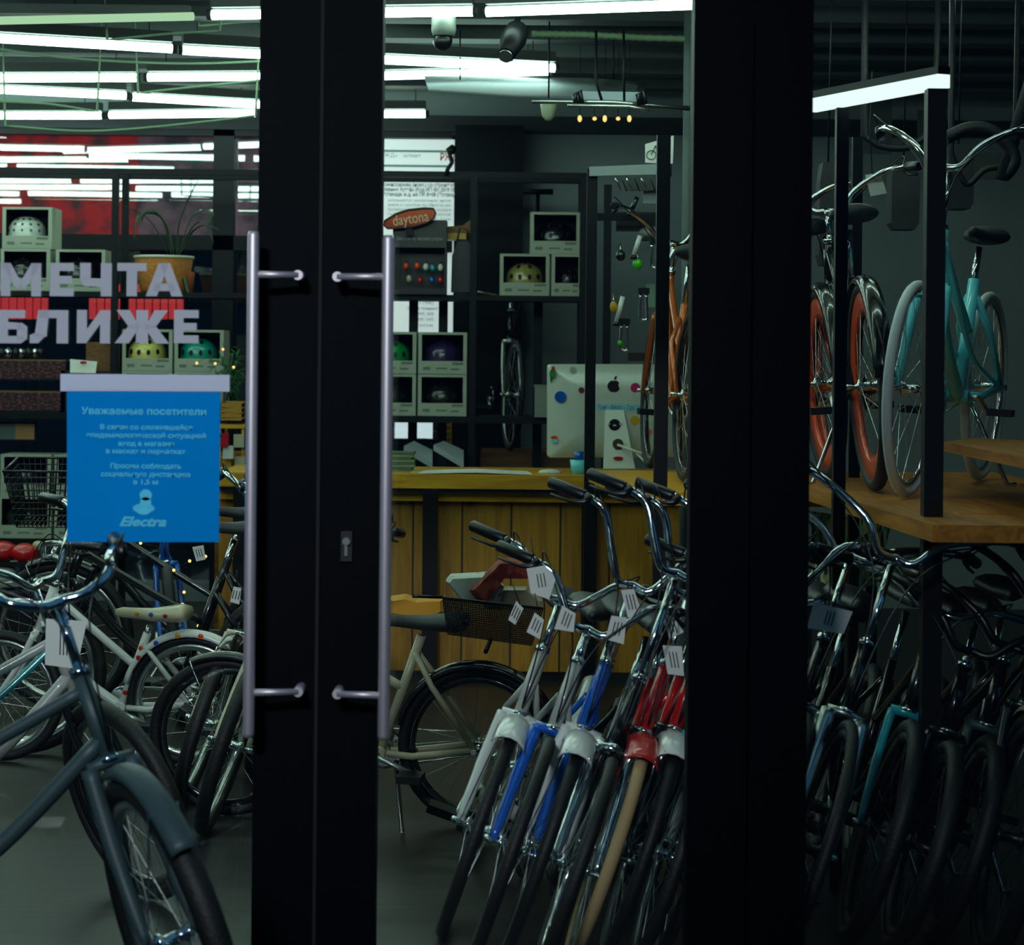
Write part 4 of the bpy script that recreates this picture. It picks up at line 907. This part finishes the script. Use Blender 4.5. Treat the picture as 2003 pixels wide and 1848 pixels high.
    if dots:
        cl = ('red', 'blue', 'yellow', 'orange', 'red', 'teal', 'yellow')
        for k2, c2 in enumerate(cl):
            a = math.radians(40+k2*20); e = Vector((math.cos(a), 0, math.sin(a)))
            MB().ball(Bh+e*(R+.002)+Vector((0, .032, 0)), .011, 10, 6, sy=.25).build('coloured_dot', M[c2], t)
        for k2, c2 in enumerate(('red', 'black', 'orange')): MB().ball(BB.lerp(St, .2+.3*k2)+Vector((0, .016, 0)), .010, 10, 6, sy=.25).build('coloured_dot', M[c2], t)
        for k2, c2 in enumerate(('yellow', 'blue', 'red')): MB().ball(sc_+Vector((.05-.06*k2, .03+.022*k2, .03)), .009, 10, 6, sy=.6).build('coloured_dot', M[c2], t)
    ks = MB(); p_ = BB+Vector((-.06, .03, -.02)); gz = -(Rm.to_3x3().inverted() @ Vector((0, 0, 1)))
    # leg reaches the floor on the leaning side
    yk = .16 if lean >= 0 else -.16
    xk = p_.x-.05; nrm = Rm.to_3x3().transposed() @ Vector((0, 0, 1)); zk = -(nrm.x*xk + nrm.y*yk)/nrm.z
    ks.tube([p_, Vector((xk, yk, zk+.008)), Vector((xk-.01, yk*1.18, zk+.010))], .008, 8); ks.build('kickstand', chrome, t)
    if headl:
        hl_ = MB(); c_ = Ht+fw*.09; hl_.lathe([(.012, -.05), (.036, -.01), (.042, .02), (.038, .025)], 14, Matrix.Translation(c_) @ fw.to_track_quat('Z', 'Y').to_matrix().to_4x4()); hl_.build('headlight', chrome, t)
    if basket:
        c_ = hb+Vector((.17, 0, -.12)); w0, w1, d0, d1, hh_ = .12, .17, .09, .13, .22; mm = MB()
        bt = [c_+Vector((x, y, 0)) for x, y in ((-d0, -w0), (d0, -w0), (d0, w0), (-d0, w0))]; tp = [c_+Vector((x, y, hh_)) for x, y in ((-d1, -w1), (d1, -w1), (d1, w1), (-d1, w1))]
        for k2 in range(4):
            a0_, a1_, b0_, b1_ = bt[k2], bt[(k2+1) % 4], tp[k2], tp[(k2+1) % 4]
            for j in range(12): mm.tube([a0_.lerp(a1_, j/12), b0_.lerp(b1_, j/12)], .0022, 4, cap=False)
            for j in range(9): mm.tube([a0_.lerp(b0_, j/9), a1_.lerp(b1_, j/9)], .0022, 4, cap=False)
            mm.tube([b0_, b1_], .005, 6)
        for j in range(10): mm.tube([bt[0].lerp(bt[1], j/10), bt[3].lerp(bt[2], j/10)], .0022, 4, cap=False)
        mm.build('basket', plasticb, t)
    if turn:
        RS = Matrix.Translation(Hb) @ Matrix.Rotation(turn, 4, up) @ Matrix.Translation(-Hb)
        for ch_ in t.children:
            if ch_.name.split('.')[0] in ('front_wheel', 'fork', 'stem', 'handlebar', 'grip', 'brake_lever', 'front_fender', 'fender_stay', 'brake_cable', 'headlight'): ch_.matrix_local = RS
    return t
FRONT = -PI/2           # facing the camera
D = math.radians
# row of bikes right of the door handle, front wheels toward the glass, leaning right
rowk = dict(bars='riser', bw_=.27, lean=D(19), R=.30, L=.95, fr=.0175, tr=.017, fdw=.046)
bicycle('grey-white bicycle, leftmost of the leaning row, white front mudguard', 936, 5.72, FRONT-D(4), frame='grey', fork='white', fend=M['white'], stem=.15, rise=.10, **rowk)
bicycle('grey and blue bicycle with blue fork, second in the leaning row', 1002, 5.5, FRONT-D(4), frame='grey', fork='blue', fend=None, stem=.09, rise=.12, **rowk)
bicycle('blue bicycle with white fork and broad white mudguard in the middle of the leaning row', 1062, 5.5, FRONT-D(4), frame='blue', fork='white', fend=M['white'], stem=.22, rise=.18, rearfend=M['white'], **rowk)
bicycle('bicycle with long chrome fork, centre of the leaning row', 1124, 5.34, FRONT-D(4), frame='black', fork=chrome, rim=chrome, bars='riser', bw_=.27, stem=.3, rise=.16, lean=D(19.5), R=.29, L=.95, tr=.018, fr=.017)
bicycle('bicycle with beige tyre and red front mudguard in the leaning row', 1186, 5.46, FRONT-D(3), frame='red', fork='black', fend=M['red'], tire=cream_t, stem=.2, rise=.2, **rowk)
bicycle('bicycle with red and white mudguard, right part of the leaning row', 1248, 5.5, FRONT-D(3), frame='red', fork='black', fend=M['white'], stem=.2, rise=.2, tire=rubber, **rowk)
bicycle('teal bicycle with teal fork at the right end of the leaning row', 1308, 5.42, FRONT-D(3), frame='teal', fork='teal', fend=M['teal'], stem=.12, rise=.12, **rowk)
bicycle('black bicycle tucked behind the right stile in the leaning row', 1350, 5.5, FRONT-D(3), frame='black', fork='grey', fend=None, stem=.2, rise=.2, **rowk)
# behind right pane; shade put into black rims, spokes, hubs and some bars
bicycle('black bicycle with twin chrome forks just right of the door frame', 1500, 5.6, FRONT-D(4), frame='black', fork=alu, rim=rubber, spm=plasticb, stem=.24, rise=.1, bw_=.34, sweep=.12, lean=D(19), R=.33, L=1.05, fr=.017, tr=.018)
bicycle('black bicycle with long gleaming chrome fork behind the right pane', 1580, 5.36, FRONT-D(4), frame='black', fork=alu, rim=rubber, spm=plasticb, stem=.24, rise=.14, bw_=.34, sweep=.12, lean=D(19), R=.34, L=1.05, bm=chrome, fr=.021, tr=.016)
bicycle('dark bicycle with teal frame in the shadowy right row', 1720, 5.7, FRONT-D(4), frame='black', fork='teal', rim=rubber, spm=plasticb, bm=chrome, bars='riser', bw_=.36, stem=.10, rise=.05, lean=D(18), R=.31, L=1.05)
bicycle('black bicycle in shadow, third from the right edge', 1800, 5.6, FRONT-D(4), frame='black', fork='black', rim=rubber, spm=plasticb, bm=plasticb, stem=.04, rise=.12, lean=D(18), R=.29, L=1.05)
bicycle('black bicycle in shadow near the bottom right corner', 1880, 5.7, FRONT-D(4), frame='black', fork='slate', rim=rubber, spm=plasticb, bm=plasticb, stem=.04, rise=.1, lean=D(18), R=.29, L=1.05)
bicycle('dark bicycle with cream mudguard at the right edge of the frame', 1975, 5.5, FRONT-D(4), frame='black', fork='black', rim=rubber, spm=plasticb, bm=plasticb, stem=.1, rise=.1, lean=D(12), R=.33, L=1.05, fend=M['cream'])
# side-on bikes
bicycle('white children\'s bicycle with coloured dots and dotted cream saddle', 374, 8.0, PI-D(6), 0+D(2), R=.25, tr=.02, L=.74, cs=.27, dots=True, frame='white', fend=None, rearfend=M['white'], saddle=M['cream'], at='rear', stem=.1, rise=.08, saddle_h=.03)
bicycle('cream-framed city bicycle with black saddle and mudguards beside the counter', 935, 7.0, PI-D(10), D(4), R=.27, tr=.02, L=.86, cs=.33, frame='cream', rearfend=M['black'], fend=M['black'], at='rear', stem=.15, rise=.12, saddle_h=.0, rim=M['black'])
# near-left bicycles
bicycle('large matt grey-green cruiser in the lower left corner, nearest of all bicycles', 372, 4.42, D(-4), D(7), turn=D(-62), R=.355, tr=.03, L=1.12, frame='slate', fork='slate', fend=M['slate'], at='front', stem=.16, rise=.05, bw_=.185, sweep=.14, fr=.019, bm=chrome)
bicycle('teal twin-tube cruiser with pale lettering at the lower left edge', 262, 6.05, D(14), D(5), R=.30, L=1.05, frame='grey', fork='black', rim=M['black'], turn=D(-66), at='front', stem=.14, twin=True, decal='Townie', rise=.12, steer=.2)
bicycle('black bicycle with cream fork beside the left door handle', 405, 7.3, FRONT-D(2), D(17), R=.30, L=1.0, frame='black', fork='cream', fend=M['black'], stem=.2, rise=.12)
bicycle('black bicycle half hidden behind the left door stile', 452, 6.9, FRONT-D(2), D(17), R=.30, L=1.0, frame='black', fork='cream', stem=.18, rise=.12)
bicycle('blue-framed bicycle standing behind the white dotted one', 340, 9.0, FRONT+D(10), D(-6), R=.33, L=1.05, frame='blue', fork='blue', stem=.2, rise=.14)
bicycle('black bicycle in the shadows under the low helmet boxes', 120, 9.2, D(170), D(6), R=.33, L=1.05, frame='black', fend=M['black'], stem=.2, rise=.14)
bicycle('black bicycle with basket at the left edge behind the cruiser', 40, 8.2, D(184), D(6), R=.33, L=1.05, frame='black', fend=M['black'], stem=.2, rise=.14, basket=True)

# ------------------------------------------------------------------ display towers with bikes
def tower(name, label, posts, zs_, z_top, shelf_poly, shelf_z_, light=False, wm=None):
    t = thing(name, label, 'display stand', (posts[0][0].x, posts[0][0].y, 0))
    for (p, r) in posts:
        q = loc(t, (p.x, p.y, 0)); MB().box((q.x-r, q.y-r, 0), (q.x+r, q.y+r, z_top)).build('post', black, t)
    poly = [loc(t, (p.x, p.y, shelf_z_)) for p in shelf_poly]
    a = sum((poly[i].x*poly[(i+1) % len(poly)].y - poly[(i+1) % len(poly)].x*poly[i].y) for i in range(len(poly)))
    if a < 0: poly = poly[::-1]
    MB().hull8([p-Vector((0, 0, .045)) for p in poly], poly).build('shelf', wm or shelfw, t)
    return t
# right platform
zP = 1.13
pa, pb_ = Vector((W(1640, 968, 6.25).x, 6.25, 0)), Vector((W(1822, 1022, 5.8).x, 5.8, 0))
tw = tower('display_tower', 'black framed display tower with lit top and wooden platform at right', [(pa, .018), (pb_, .026), (Vector((pb_.x+.75, 5.8, 0)), .018), (Vector((pa.x+.9, 6.6, 0)), .018), (Vector((pa.x-.02, 7.75, 0)), .018)], None, 2.292,
     [Vector((.93, 8.0, 0)), Vector((1.09, 5.5, 0)), Vector((1.95, 5.5, 0)), Vector((1.85, 8.2, 0))], zP)
a, b = loc(tw, W(1590, 190, 7.0)), loc(tw, W(1830, 146, 5.6)); a.z = b.z = 2.30
a2, b2 = loc(tw, W(1590, 186, 7.0)), loc(tw, W(1829, 148, 5.6))
zt_ = 2.31
ps0 = loc(tw, (W(1586, 186, 6.38).x, 6.38, 0)); ps1 = loc(tw, (pb_.x+.018, 5.78, 0))
u = (ps1-ps0).normalized(); nn = Vector((u.y, -u.x, 0))*.02
q = [ps0-nn, ps1-nn, ps1+nn, ps0+nn]
for v_ in q: v_.z = 2.295
zz = Vector((0, 0, .036))
MB().hull8(q, [p+zz for p in q]).build('light_strip', lightmat('tower_strip_glow', (.62, .86, .74), 1.5), tw)
MB().hull8([p+zz for p in q], [p+zz*1.6 for p in q]).build('light_rail', black, tw)
# bicycles on the platform
bicycle('bicycle with orange rims and black tyres on the right platform', 1700, 6.86, PI/2-D(1), D(4), base=zP, R=.34, tr=.022, L=1.0, frame='black', rim=M['orange'], rd=.07, at='rear', stem=.1, rearfend=M['black'])
bicycle('light blue cruiser with pale tyres on the right platform', 1786, 6.55, math.atan2(-1.1, -.49), D(3), base=zP, R=.335, tr=.016, L=1.08, ft=1.35, fr=.017, frame='sky', fend=None, tire=M['whitet'], rim=chrome, at='front', stem=.2, twin=True, guard=chrome, saddle_h=.12)
bicycle('bright orange bicycle at the left end of the right platform', 1612, 7.55, PI/2+D(2), D(4), base=zP, R=.34, tr=.022, L=1.0, frame='orange', rim=M['orange'], rd=.07, at='rear', stem=.1, rearfend=M['black'])
# middle tower
zM = 1.07
mp_ = Vector((W(1153, 900, 9.1).x, 9.1, 0)); mq = Vector((W(1292, 900, 7.7).x, 7.7, 0))
tm_ = tower('display_tower', 'black framed display tower with pale top board in front of the counter', [(mp_, .022), (mq, .024), (Vector((mp_.x+.75, 9.1, 0)), .018), (Vector((mq.x+.7, 7.7, 0)), .018)], None, 2.36,
     [Vector((mp_.x-.02, 9.2, 0)), Vector((mq.x-.02, 7.66, 0)), Vector((mq.x+.75, 7.66, 0)), Vector((mp_.x+.8, 9.2, 0))], zM, wm=oak)
q = [px_local(tm_, 1153, 326, 9.05), px_local(tm_, 1303, 320, 9.05), px_local(tm_, 1303, 341, 9.05), px_local(tm_, 1153, 344, 9.05)]
quad_slab(q, .03).build('top_board', mat('pale_top_board', (140, 150, 150), .6), tm_)
rp = W(1187, 600, 11.0).x; tag(MB().box((rp-.02, 11.0, 0), (rp+.02, 11.03, 2.45)).build('steel_post', black), 'thin black steel post behind the computer', 'post')
for y in (424,):
    a = px_local(tm_, 1150, y+6, 9.3); b = px_local(tm_, 1300, y-6, 9.3); MB().box((a.x, a.y, a.z), (b.x, a.y+.05, b.z)).build('crossbar', black, tm_)
bicycle('copper bicycle on the middle tower shelf behind the right stile', 1350, 8.3, PI/2+D(4), D(-3), base=zM, R=.34, tr=.02, L=1.0, frame='copper', fork='copper', rim=M['black'], at='rear', stem=.12)
bicycle('slender silver bicycle standing upright on the plinth at the back', 1003, 12.62, FRONT+D(10), D(3), base=W(1000, 884, 12.5).z, R=.33, tr=.014, L=.5+.4, frame='black', fork=alu, rim=alu, bars='flat', stem=.08)
# hanging accessories in the middle tower
def hook_item(x, y, c, kind, label, L_px=40, d=9.25):
    t = thing('hanging_'+kind, label, kind.replace('_', ' '), W(x, y, d))
    s = S(d)
    if kind == 'bell':
        MB().ball((0, 0, 0), 10*s, 14, 10, sz=1.1).build('dome', M[c] if c in M else c, t); MB().tube([(0, 0, 8*s), (0, .02, 24*s), (0, .2, 24*s)], .003, 5).build('hook', chrome, t)
    elif kind == 'lock':
        MB().tube(bez([(-5*s, 0, L_px*s/2), (-6*s, 0, -L_px*s/3), (-2*s, 0, -L_px*s/2), (6*s, 0, -L_px*s/2), (8*s, 0, -L_px*s/3), (6*s, 0, L_px*s/2)]), .006, 8).build('shackle', chrome, t)
        MB().box((-10*s, -.012, L_px*s/2), (12*s, .012, L_px*s/2+12*s)).build('lock_body', plasticb, t)
    elif kind == 'pump':
        MB().tube([(-6*s, 0, -L_px*s/2), (6*s, 0, L_px*s/2)], .011, 10).build('barrel', M[c] if c in M else c, t); MB().tube([(-7*s, 0, -L_px*s/2-8*s), (-6*s, 0, -L_px*s/2)], .015, 10).build('handle', plasticb, t)
    return t
hook_item(1247, 517, mat('lime_bell', (70, 190, 30), .3), 'bell', 'lime green bell hanging in the middle tower')
hook_item(1246, 480, 'white', 'pump', 'bright white pump hanging above the lime green bell', 38)
hook_item(1280, 500, 'white', 'lock', 'chrome shackle lock at the right of the lime bell', 46)
hook_item(1214, 500, 'black', 'bell', 'black bell left of the lime green bell')
hook_item(1200, 600, 'yellow', 'bell', 'yellow bell low in the middle tower').scale = (.7, .7, 1)
hook_item(1212, 605, 'white', 'pump', 'silver pump hanging beside the yellow bell', 50)
hook_item(1258, 600, 'white', 'lock', 'chrome lock low in the middle tower', 50)
hook_item(1220, 660, 'white', 'lock', 'lowest chrome shackle lock above the computer', 50)
hook_item(1213, 671, MATS['lime_bell'], 'bell', 'small green bell just above the computer').scale = (.55, .55, .55)
hook_item(1240, 400, 'black', 'pump', 'black pump on the upper bar of the middle tower', 30)
for k, x in enumerate((1203, 1214, 1225, 1239, 1254, 1270)):
    t = thing('hanging_key_ring', 'small glinting cord hanging from the pale top board', 'cord', W(x, 348, 9.15), group='cords under the pale top board')
    s = S(9.15); MB().tube([(0, 0, 0), (6*s, 0, -10*s), (12*s, 0, -26*s)], .0035, 6).build('cord', chrome if k % 2 == 0 else leather, t)
for k, (x0, y0, x1, y1, c, lab) in enumerate(((1225, 348, 1300, 372, (40, 46, 44), 'dark folded garment under the pale top board'), (1258, 370, 1298, 398, (120, 130, 130), 'pale grey packet in the upper right of the middle tower'), (1205, 415, 1296, 452, (18, 18, 20), 'row of dark packets on the tower crossbar'), (1208, 480, 1235, 515, (90, 104, 100), 'grey blister packet left of the white pump'), (1264, 555, 1292, 600, (110, 140, 120), 'pale green round packet at the tower post'), (1228, 690, 1280, 706, (40, 36, 30), 'dark saddle bag just above the computer'))):
    tag(slab_px(x0, y0, x1, y1, 9.35+.03*k, .02, mat('packet_%d' % k, c, .5), 'hanging_packet'), lab, 'packet')
hel = thing('helmet', 'pale grey helmet in the middle tower above the lime bell', 'helmet', W(1276, 455, 9.4)); MB().ball((0, 0, 0), .06, 16, 10, sx=1, sz=.5).build('shell', M['grey'], hel); MB().box((-.05, -.05, -.035), (.05, .05, -.028)).build('rim', plasticb, hel)
# small white bike-shaped picture at the top of the tower
bp = thing('bicycle_picture', 'white card with black bicycle drawing above the middle tower', 'picture', W(1290, 290, 9.3))
quad_slab([px_local(bp, 1262, 282, 9.3), px_local(bp, 1318, 265, 9.3), px_local(bp, 1316, 320, 9.3), px_local(bp, 1262, 318, 9.3)], .004).build('card', paper, bp)
h = MB()
for x in (1274, 1302): h.tube([px_local(bp, x, 303, 9.295)+Vector((.02*math.cos(a), 0, .02*math.sin(a))) for a in [2*PI*k/16 for k in range(16)]], .0018, 5, closed=True)
px_tube(h, [(1274, 303), (1282, 285), (1298, 285), (1302, 303)], 9.295, .002, 5, bp); px_tube(h, [(1282, 285), (1289, 304), (1298, 285)], 9.295, .002, 5, bp); px_tube(h, [(1298, 285), (1296, 277), (1303, 276)], 9.295, .002, 5, bp)
h.build('drawing', ink, bp); MB().tube([px_local(bp, 1312, 320, 9.3), px_local(bp, 1312, 345, 9.3)], .004).build('pin', black, bp)
gp = thing('grey_pipe', 'grey vertical pipe beside the right stile above the middle tower', 'pipe', (W(1341, 600, 9.6).x, 9.6, 0)); MB().tube([(0, 0, 0), (0, 0, CEIL)], .02, 10).build('pipe', mat('grey_pipe_paint', (96, 110, 108), .6), gp)

# right area: wall items and second platform
p2 = thing('display_shelf', 'brown wooden double shelf at the right edge', 'shelf', (2.0, 6.4, 0))
def poly_shelf(pp, z, th, parent, nm='shelf'):
    q = [loc(parent, Wz(x, y, z)) for x, y in pp]
    a = sum((q[i].x*q[(i+1) % len(q)].y - q[(i+1) % len(q)].x*q[i].y) for i in range(len(q)))
    if a < 0: q = q[::-1]
    MB().hull8([p-Vector((0, 0, th)) for p in q], q).build(nm, shelfw, parent)
poly_shelf([(1846, 864), (2060, 905), (2200, 870), (1900, 856)], 1.30, .03, p2)
MB().box((.0, 0, 0), (.03, .03, 1.28)).build('post', black, p2)
b0 = W(1875, 1004, 5.9); MB().box(loc(p2, (b0.x, 5.9, b0.z-.02)), loc(p2, (b0.x+.5, 6.4, b0.z))).build('shelf', shelfw, p2)
MB().box((.3, -.45, 0), (.33, -.42, 1.28)).build('post', black, p2)
# white palm print panel below the platform
pn = thing('printed_panel', 'green and white leaf-print panel standing under the right platform', 'panel', W(1670, 1145, 8.2))
leafp = mottled('leaf_print', (24, 60, 44), (214, 244, 170), 10, 0, (6, 1, 1.2), (.42, .55))
quad_slab([px_local(pn, x, y, 8.2) for x, y in ((1588, 1000), (1744, 1022), (1712, 1150), (1588, 1142))], .02).build('panel', leafp, pn)
MB().box((-.2, .0, -1.0), (-.16, .03, 0)).build('leg', black, pn); MB().box((.05, .0, -1.0), (.09, .03, 0)).build('leg', black, pn)
for x0, y0, x1, y1, c, lab in ((1690, 170, 1745, 300, (70, 84, 78), 'grey hanging poster high behind the right tower'), (1795, 215, 1830, 300, (60, 74, 66), 'dim green-grey poster near the tower post'), (1905, 300, 1965, 350, (84, 92, 82), 'pale card on the wall at upper right')):
    tag(slab_px(x0, y0, x1, y1, 11.8, .02, mat('dim_%d' % x0, c, .7), 'wall_poster'), lab, 'poster')
tgc = thing('price_card', 'tilted white price card hanging behind the right tower posts', 'card', W(1710, 360, 7.6))
quad_slab([px_local(tgc, 1692, 342, 7.6), px_local(tgc, 1722, 338, 7.6), px_local(tgc, 1735, 378, 7.6), px_local(tgc, 1703, 384, 7.6)], .002).build('card', paper, tgc); h = MB(); px_tube(h, [(1706, 340), (1702, 250), (1706, 140)], 7.6, .002, 5, tgc); h.build('string', black, tgc)
# tubes and inner rubber loops hanging from ceiling at right
for pp, dd, r, lab in (([(1690, 265), (1720, 285), (1760, 290), (1790, 282), (1830, 250)], 8.6, .014, 'dark hose drooping behind the right tower'), ([(1850, 270), (1900, 250), (1950, 262), (1985, 310), (1960, 350)], 7.9, .025, 'black tyre loop hung at upper right'), ([(1860, 300), (1890, 360), (1930, 330), (1985, 330)], 8.1, .012, 'thin dark cord looped at upper right')):
    ho_ = bez([W(x, y, dd) for x, y in pp]); ho_ = [Vector((ho_[0].x, ho_[0].y, CEIL))]+ho_+[Vector((ho_[-1].x+.01, ho_[-1].y, CEIL))] if r < .024 else ho_+[Vector((ho_[-1].x+.3, ho_[-1].y+.1, CEIL))]
    tag(MB().tube(ho_, r, 8).build('hanging_hose', rubber), lab, 'hose')
for x0, y0, x1, y1, dd, lab in ((1600, 320, 1640, 520, 8.6, 'tall black bag hanging at the left of the right tower'), (1740, 320, 1795, 450, 8.8, 'black bag hanging between the tower posts'), (1850, 285, 1900, 410, 8.4, 'black jacket-like bag hanging right of the front tower post')):
    t = thing('hanging_bag', lab, 'bag', W((x0+x1)/2, y0, dd)); s = S(dd); hw_, hh_ = (x1-x0)/2*s, (y1-y0)*s
    pr = [(-hw_*.7, 0), (hw_*.7, 0), (hw_, -hh_*.2), (hw_*.95, -hh_*.9), (hw_*.7, -hh_), (-hw_*.7, -hh_), (-hw_, -hh_*.9), (-hw_, -hh_*.2)]
    MB().hull8([Vector((x, -.06, z)) for x, z in pr], [Vector((x, .06, z)) for x, z in pr]).build('body', leather, t)
    MB().tube([(0, 0, 0), (.01, 0, CEIL-t.location.z)], .004, 5).build('strap', black, t)
# metallic corner: red booklets/helmets bottom-left
for i, (x, y, c, lab) in enumerate(((6, 1078, 'red', 'red helmet low at the left edge under the boxes'), (48, 1082, 'red', 'red and white helmet low under the box stack'), (6, 1122, 'white', 'white and red helmet lowest at the left edge'), (75, 1066, 'cream', 'pale green ball-shaped bell under the box stack'))):
    t = thing('helmet' if i < 3 else 'bell', lab, 'helmet' if i < 3 else 'bell', W(x, y, 10.8)); r = .07 if i < 3 else .03
    MB().ball((0, 0, 0), r, 16, 10, sz=.75).build('shell', M[c], t); MB().box((-r*.9, -r*.6, -r*.62), (r*.9, r*.6, -r*.5)).build('brim', M['white'] if i else plasticb, t)
hs_ = tag(MB().box((W(-150, 1150, 10.8).x, 10.7, 0), (W(150, 1150, 10.8).x, 11.2, W(0, 1145, 10.8).z)).build('low_bench', black), 'low black bench carrying helmets at the left edge', 'bench')
hk = tag(MB().box((W(-150, 1096, 10.8).x, 10.72, W(0, 1100, 10.8).z-.01), (W(150, 1096, 10.8).x, 11.0, W(0, 1096, 10.8).z)).build('bench_shelf', black), 'narrow black shelf above the low bench', 'shelf')

# ------------------------------------------------------------------ gift bags and basket on the cream bike
bg = thing('wire_basket', 'black mesh basket with gift packages on the city bicycle', 'basket', W(960, 1190, 7.0))
def BQ(x, y, d=7.0): return px_local(bg, x, y, d)
r1 = [(806, 1166), (868, 1168), (960, 1192), (1056, 1192)]
tl, trr, bl2, br = (866, 1168), (1062, 1190), (876, 1240), (1040, 1262)
mm = MB(); fr_ = lambda d: [BQ(*tl, d), BQ(*trr, d), BQ(*br, d+.0), BQ(*bl2, d)]
for dd in (6.88, 7.18):
    q = fr_(dd)
    for j in range(52): mm.tube([q[0].lerp(q[1], j/51), q[3].lerp(q[2], j/51)], .002, 4, cap=False)
    for j in range(18): mm.tube([q[0].lerp(q[3], j/17), q[1].lerp(q[2], j/17)], .002, 4, cap=False)
    mm.tube([q[0], q[1]], .0045, 6)
qa, qb = fr_(6.88), fr_(7.18)
for i, k2 in ((0, 3), (1, 2)):
    for j in range(9): mm.tube([qa[i].lerp(qa[k2], j/8), qb[i].lerp(qb[k2], j/8)], .0016, 4, cap=False)
    mm.tube([qa[i], qb[i]], .0045, 6)
for j in range(14): mm.tube([qa[3].lerp(qa[2], j/13), qb[3].lerp(qb[2], j/13)], .0016, 4, cap=False)
mm.tube([BQ(808, 1166, 7.1), qb[0]], .006, 6)
mm.tube([BQ(960, 1250, 7.1), BQ(950, 1275, 7.02)], .008, 6)
mm.build('mesh', plasticb, bg)
def package(pp, d, th, m_, lab, nm='gift_package'):
    t = thing(nm, lab, 'package', W(*pp[0], d)); q = [px_local(t, x, y, d) for x, y in pp]
    c_ = sum(q, Vector())/len(q)
    mm = MB(); n = len(q); ins = [c_+(p-c_)*.86 for p in q]
    vs = [p-Vector((0, th*.2, 0)) for p in ins]+q+[p+Vector((0, th, 0)) for p in q]+[p+Vector((0, th*1.2, 0)) for p in ins]
    fs = [tuple(range(n))]+[(k*n+i, k*n+(i+1) % n, (k+1)*n+(i+1) % n, (k+1)*n+i) for k in range(3) for i in range(n)]+[tuple(3*n+i for i in reversed(range(n)))]
    mm.add(vs, fs, False); mm.build('wrapping', m_, t)
package([(872, 1137), (880, 1128), (950, 1124), (985, 1150), (975, 1188), (900, 1172)], 7.02, .1, mottled('white_spotted_paper', (150, 40, 50), (200, 208, 196), 14, 0, (1, 1, 1), (.36, .42)), 'white spotted package in the bicycle basket')
package([(918, 1155), (978, 1096), (1048, 1096), (1058, 1112), (1040, 1130), (986, 1130), (948, 1184), (930, 1172)], 6.98, .09, mottled('red_floral_paper', (120, 18, 24), (176, 78, 50), 26, 0, (1, 1, 1), (.45, .6)), 'red floral package on top of the bicycle basket')
package([(945, 1190), (975, 1150), (1030, 1150), (1062, 1175), (1062, 1192), (1000, 1193)], 7.1, .06, M['cream'], 'cream package at the right of the bicycle basket')
package([(762, 1172), (790, 1168), (815, 1175), (868, 1172), (870, 1196), (840, 1210), (800, 1205), (762, 1200)], 7.9, .12, mat('yellow_cloth', (200, 140, 30), .7), 'folded yellow cloth bundle left of the basket', 'cloth_bundle')
package([(762, 1200), (868, 1200), (868, 1220), (762, 1216)], 7.95, .1, MATS['yellow_cloth'], 'lower yellow cloth bundle beneath the first', 'cloth_bundle')

# ------------------------------------------------------------------ paper price tags on the handlebars
def price_tag(pp, d, lab, top):
    t = thing('price_tag', lab, 'price tag', W(*pp[0], d)); q = [px_local(t, x, y, d) for x, y in pp]
    quad_slab(q, .0015).build('card', paper, t)
    c_ = sum(q, Vector())/len(q); e = (q[0]-q[-1]).normalized(); v = (q[1]-q[0])
    pr = MB()
    for k in (-1, 0, 1): pr.tube([c_+e*.009*k-v*.3-Vector((0, .0012, 0)), c_+e*.009*k+v*.25-Vector((0, .0012, 0))], .0014, 4)
    pr.build('print', ink, t)
    MB().tube([(q[0]+q[-1])/2, px_local(t, *top, d)], .0015, 4).build('string', plasticb, t)
TG = [([(1030, 1112), (1038, 1160), (1074, 1172), (1088, 1130), (1065, 1106)], 5.68, 'largest white price tag hanging from the double handlebars', (1038, 1050)),
      ([(1010, 1175), (994, 1212), (1008, 1222), (1024, 1190)], 6.1, 'small narrow price tag left of the others', (1002, 1140)),
      ([(1046, 1198), (1030, 1236), (1056, 1250), (1064, 1212)], 5.62, 'price tag above the mesh basket edge, second from left', (1046, 1160)),
      ([(1100, 1184), (1084, 1230), (1122, 1236), (1126, 1200)], 5.6, 'square price tag in the middle between two handlebars', (1104, 1150)),
      ([(1196, 1204), (1184, 1250), (1220, 1260), (1226, 1208)], 5.65, 'price tag on the chrome stem above the blue bicycle', (1206, 1195)),
      ([(1215, 1154), (1228, 1208), (1256, 1200), (1240, 1152)], 5.7, 'greyish price tag behind the chrome stem', (1228, 1120)),
      ([(1292, 1200), (1310, 1250), (1338, 1236), (1316, 1206)], 5.7, 'price tag near the right stile, upper', (1300, 1160)),
      ([(1296, 1262), (1306, 1318), (1338, 1322), (1334, 1264)], 5.6, 'price tag near the right stile, lower', (1310, 1220)),
      ([(376, 1070), (384, 1098), (402, 1094), (398, 1066)], 8.0, 'small white price tag below the blue poster', (388, 1058)),
      ([(457, 1147), (450, 1177), (468, 1182), (472, 1150)], 6.6, 'narrow price tag beside the left door handle', (463, 1115)),
      ([(1592, 1178), (1578, 1228), (1650, 1240), (1668, 1196)], 5.6, 'large dim grey tag hanging behind the right pane', (1640, 1160)),
      ([(90, 1210), (88, 1300), (150, 1308), (170, 1215)], 5.7, 'large dim grey tag under the cruiser handlebars', (100, 1180))]
for pp, d, lab, top in TG: price_tag(pp, d, lab, top)
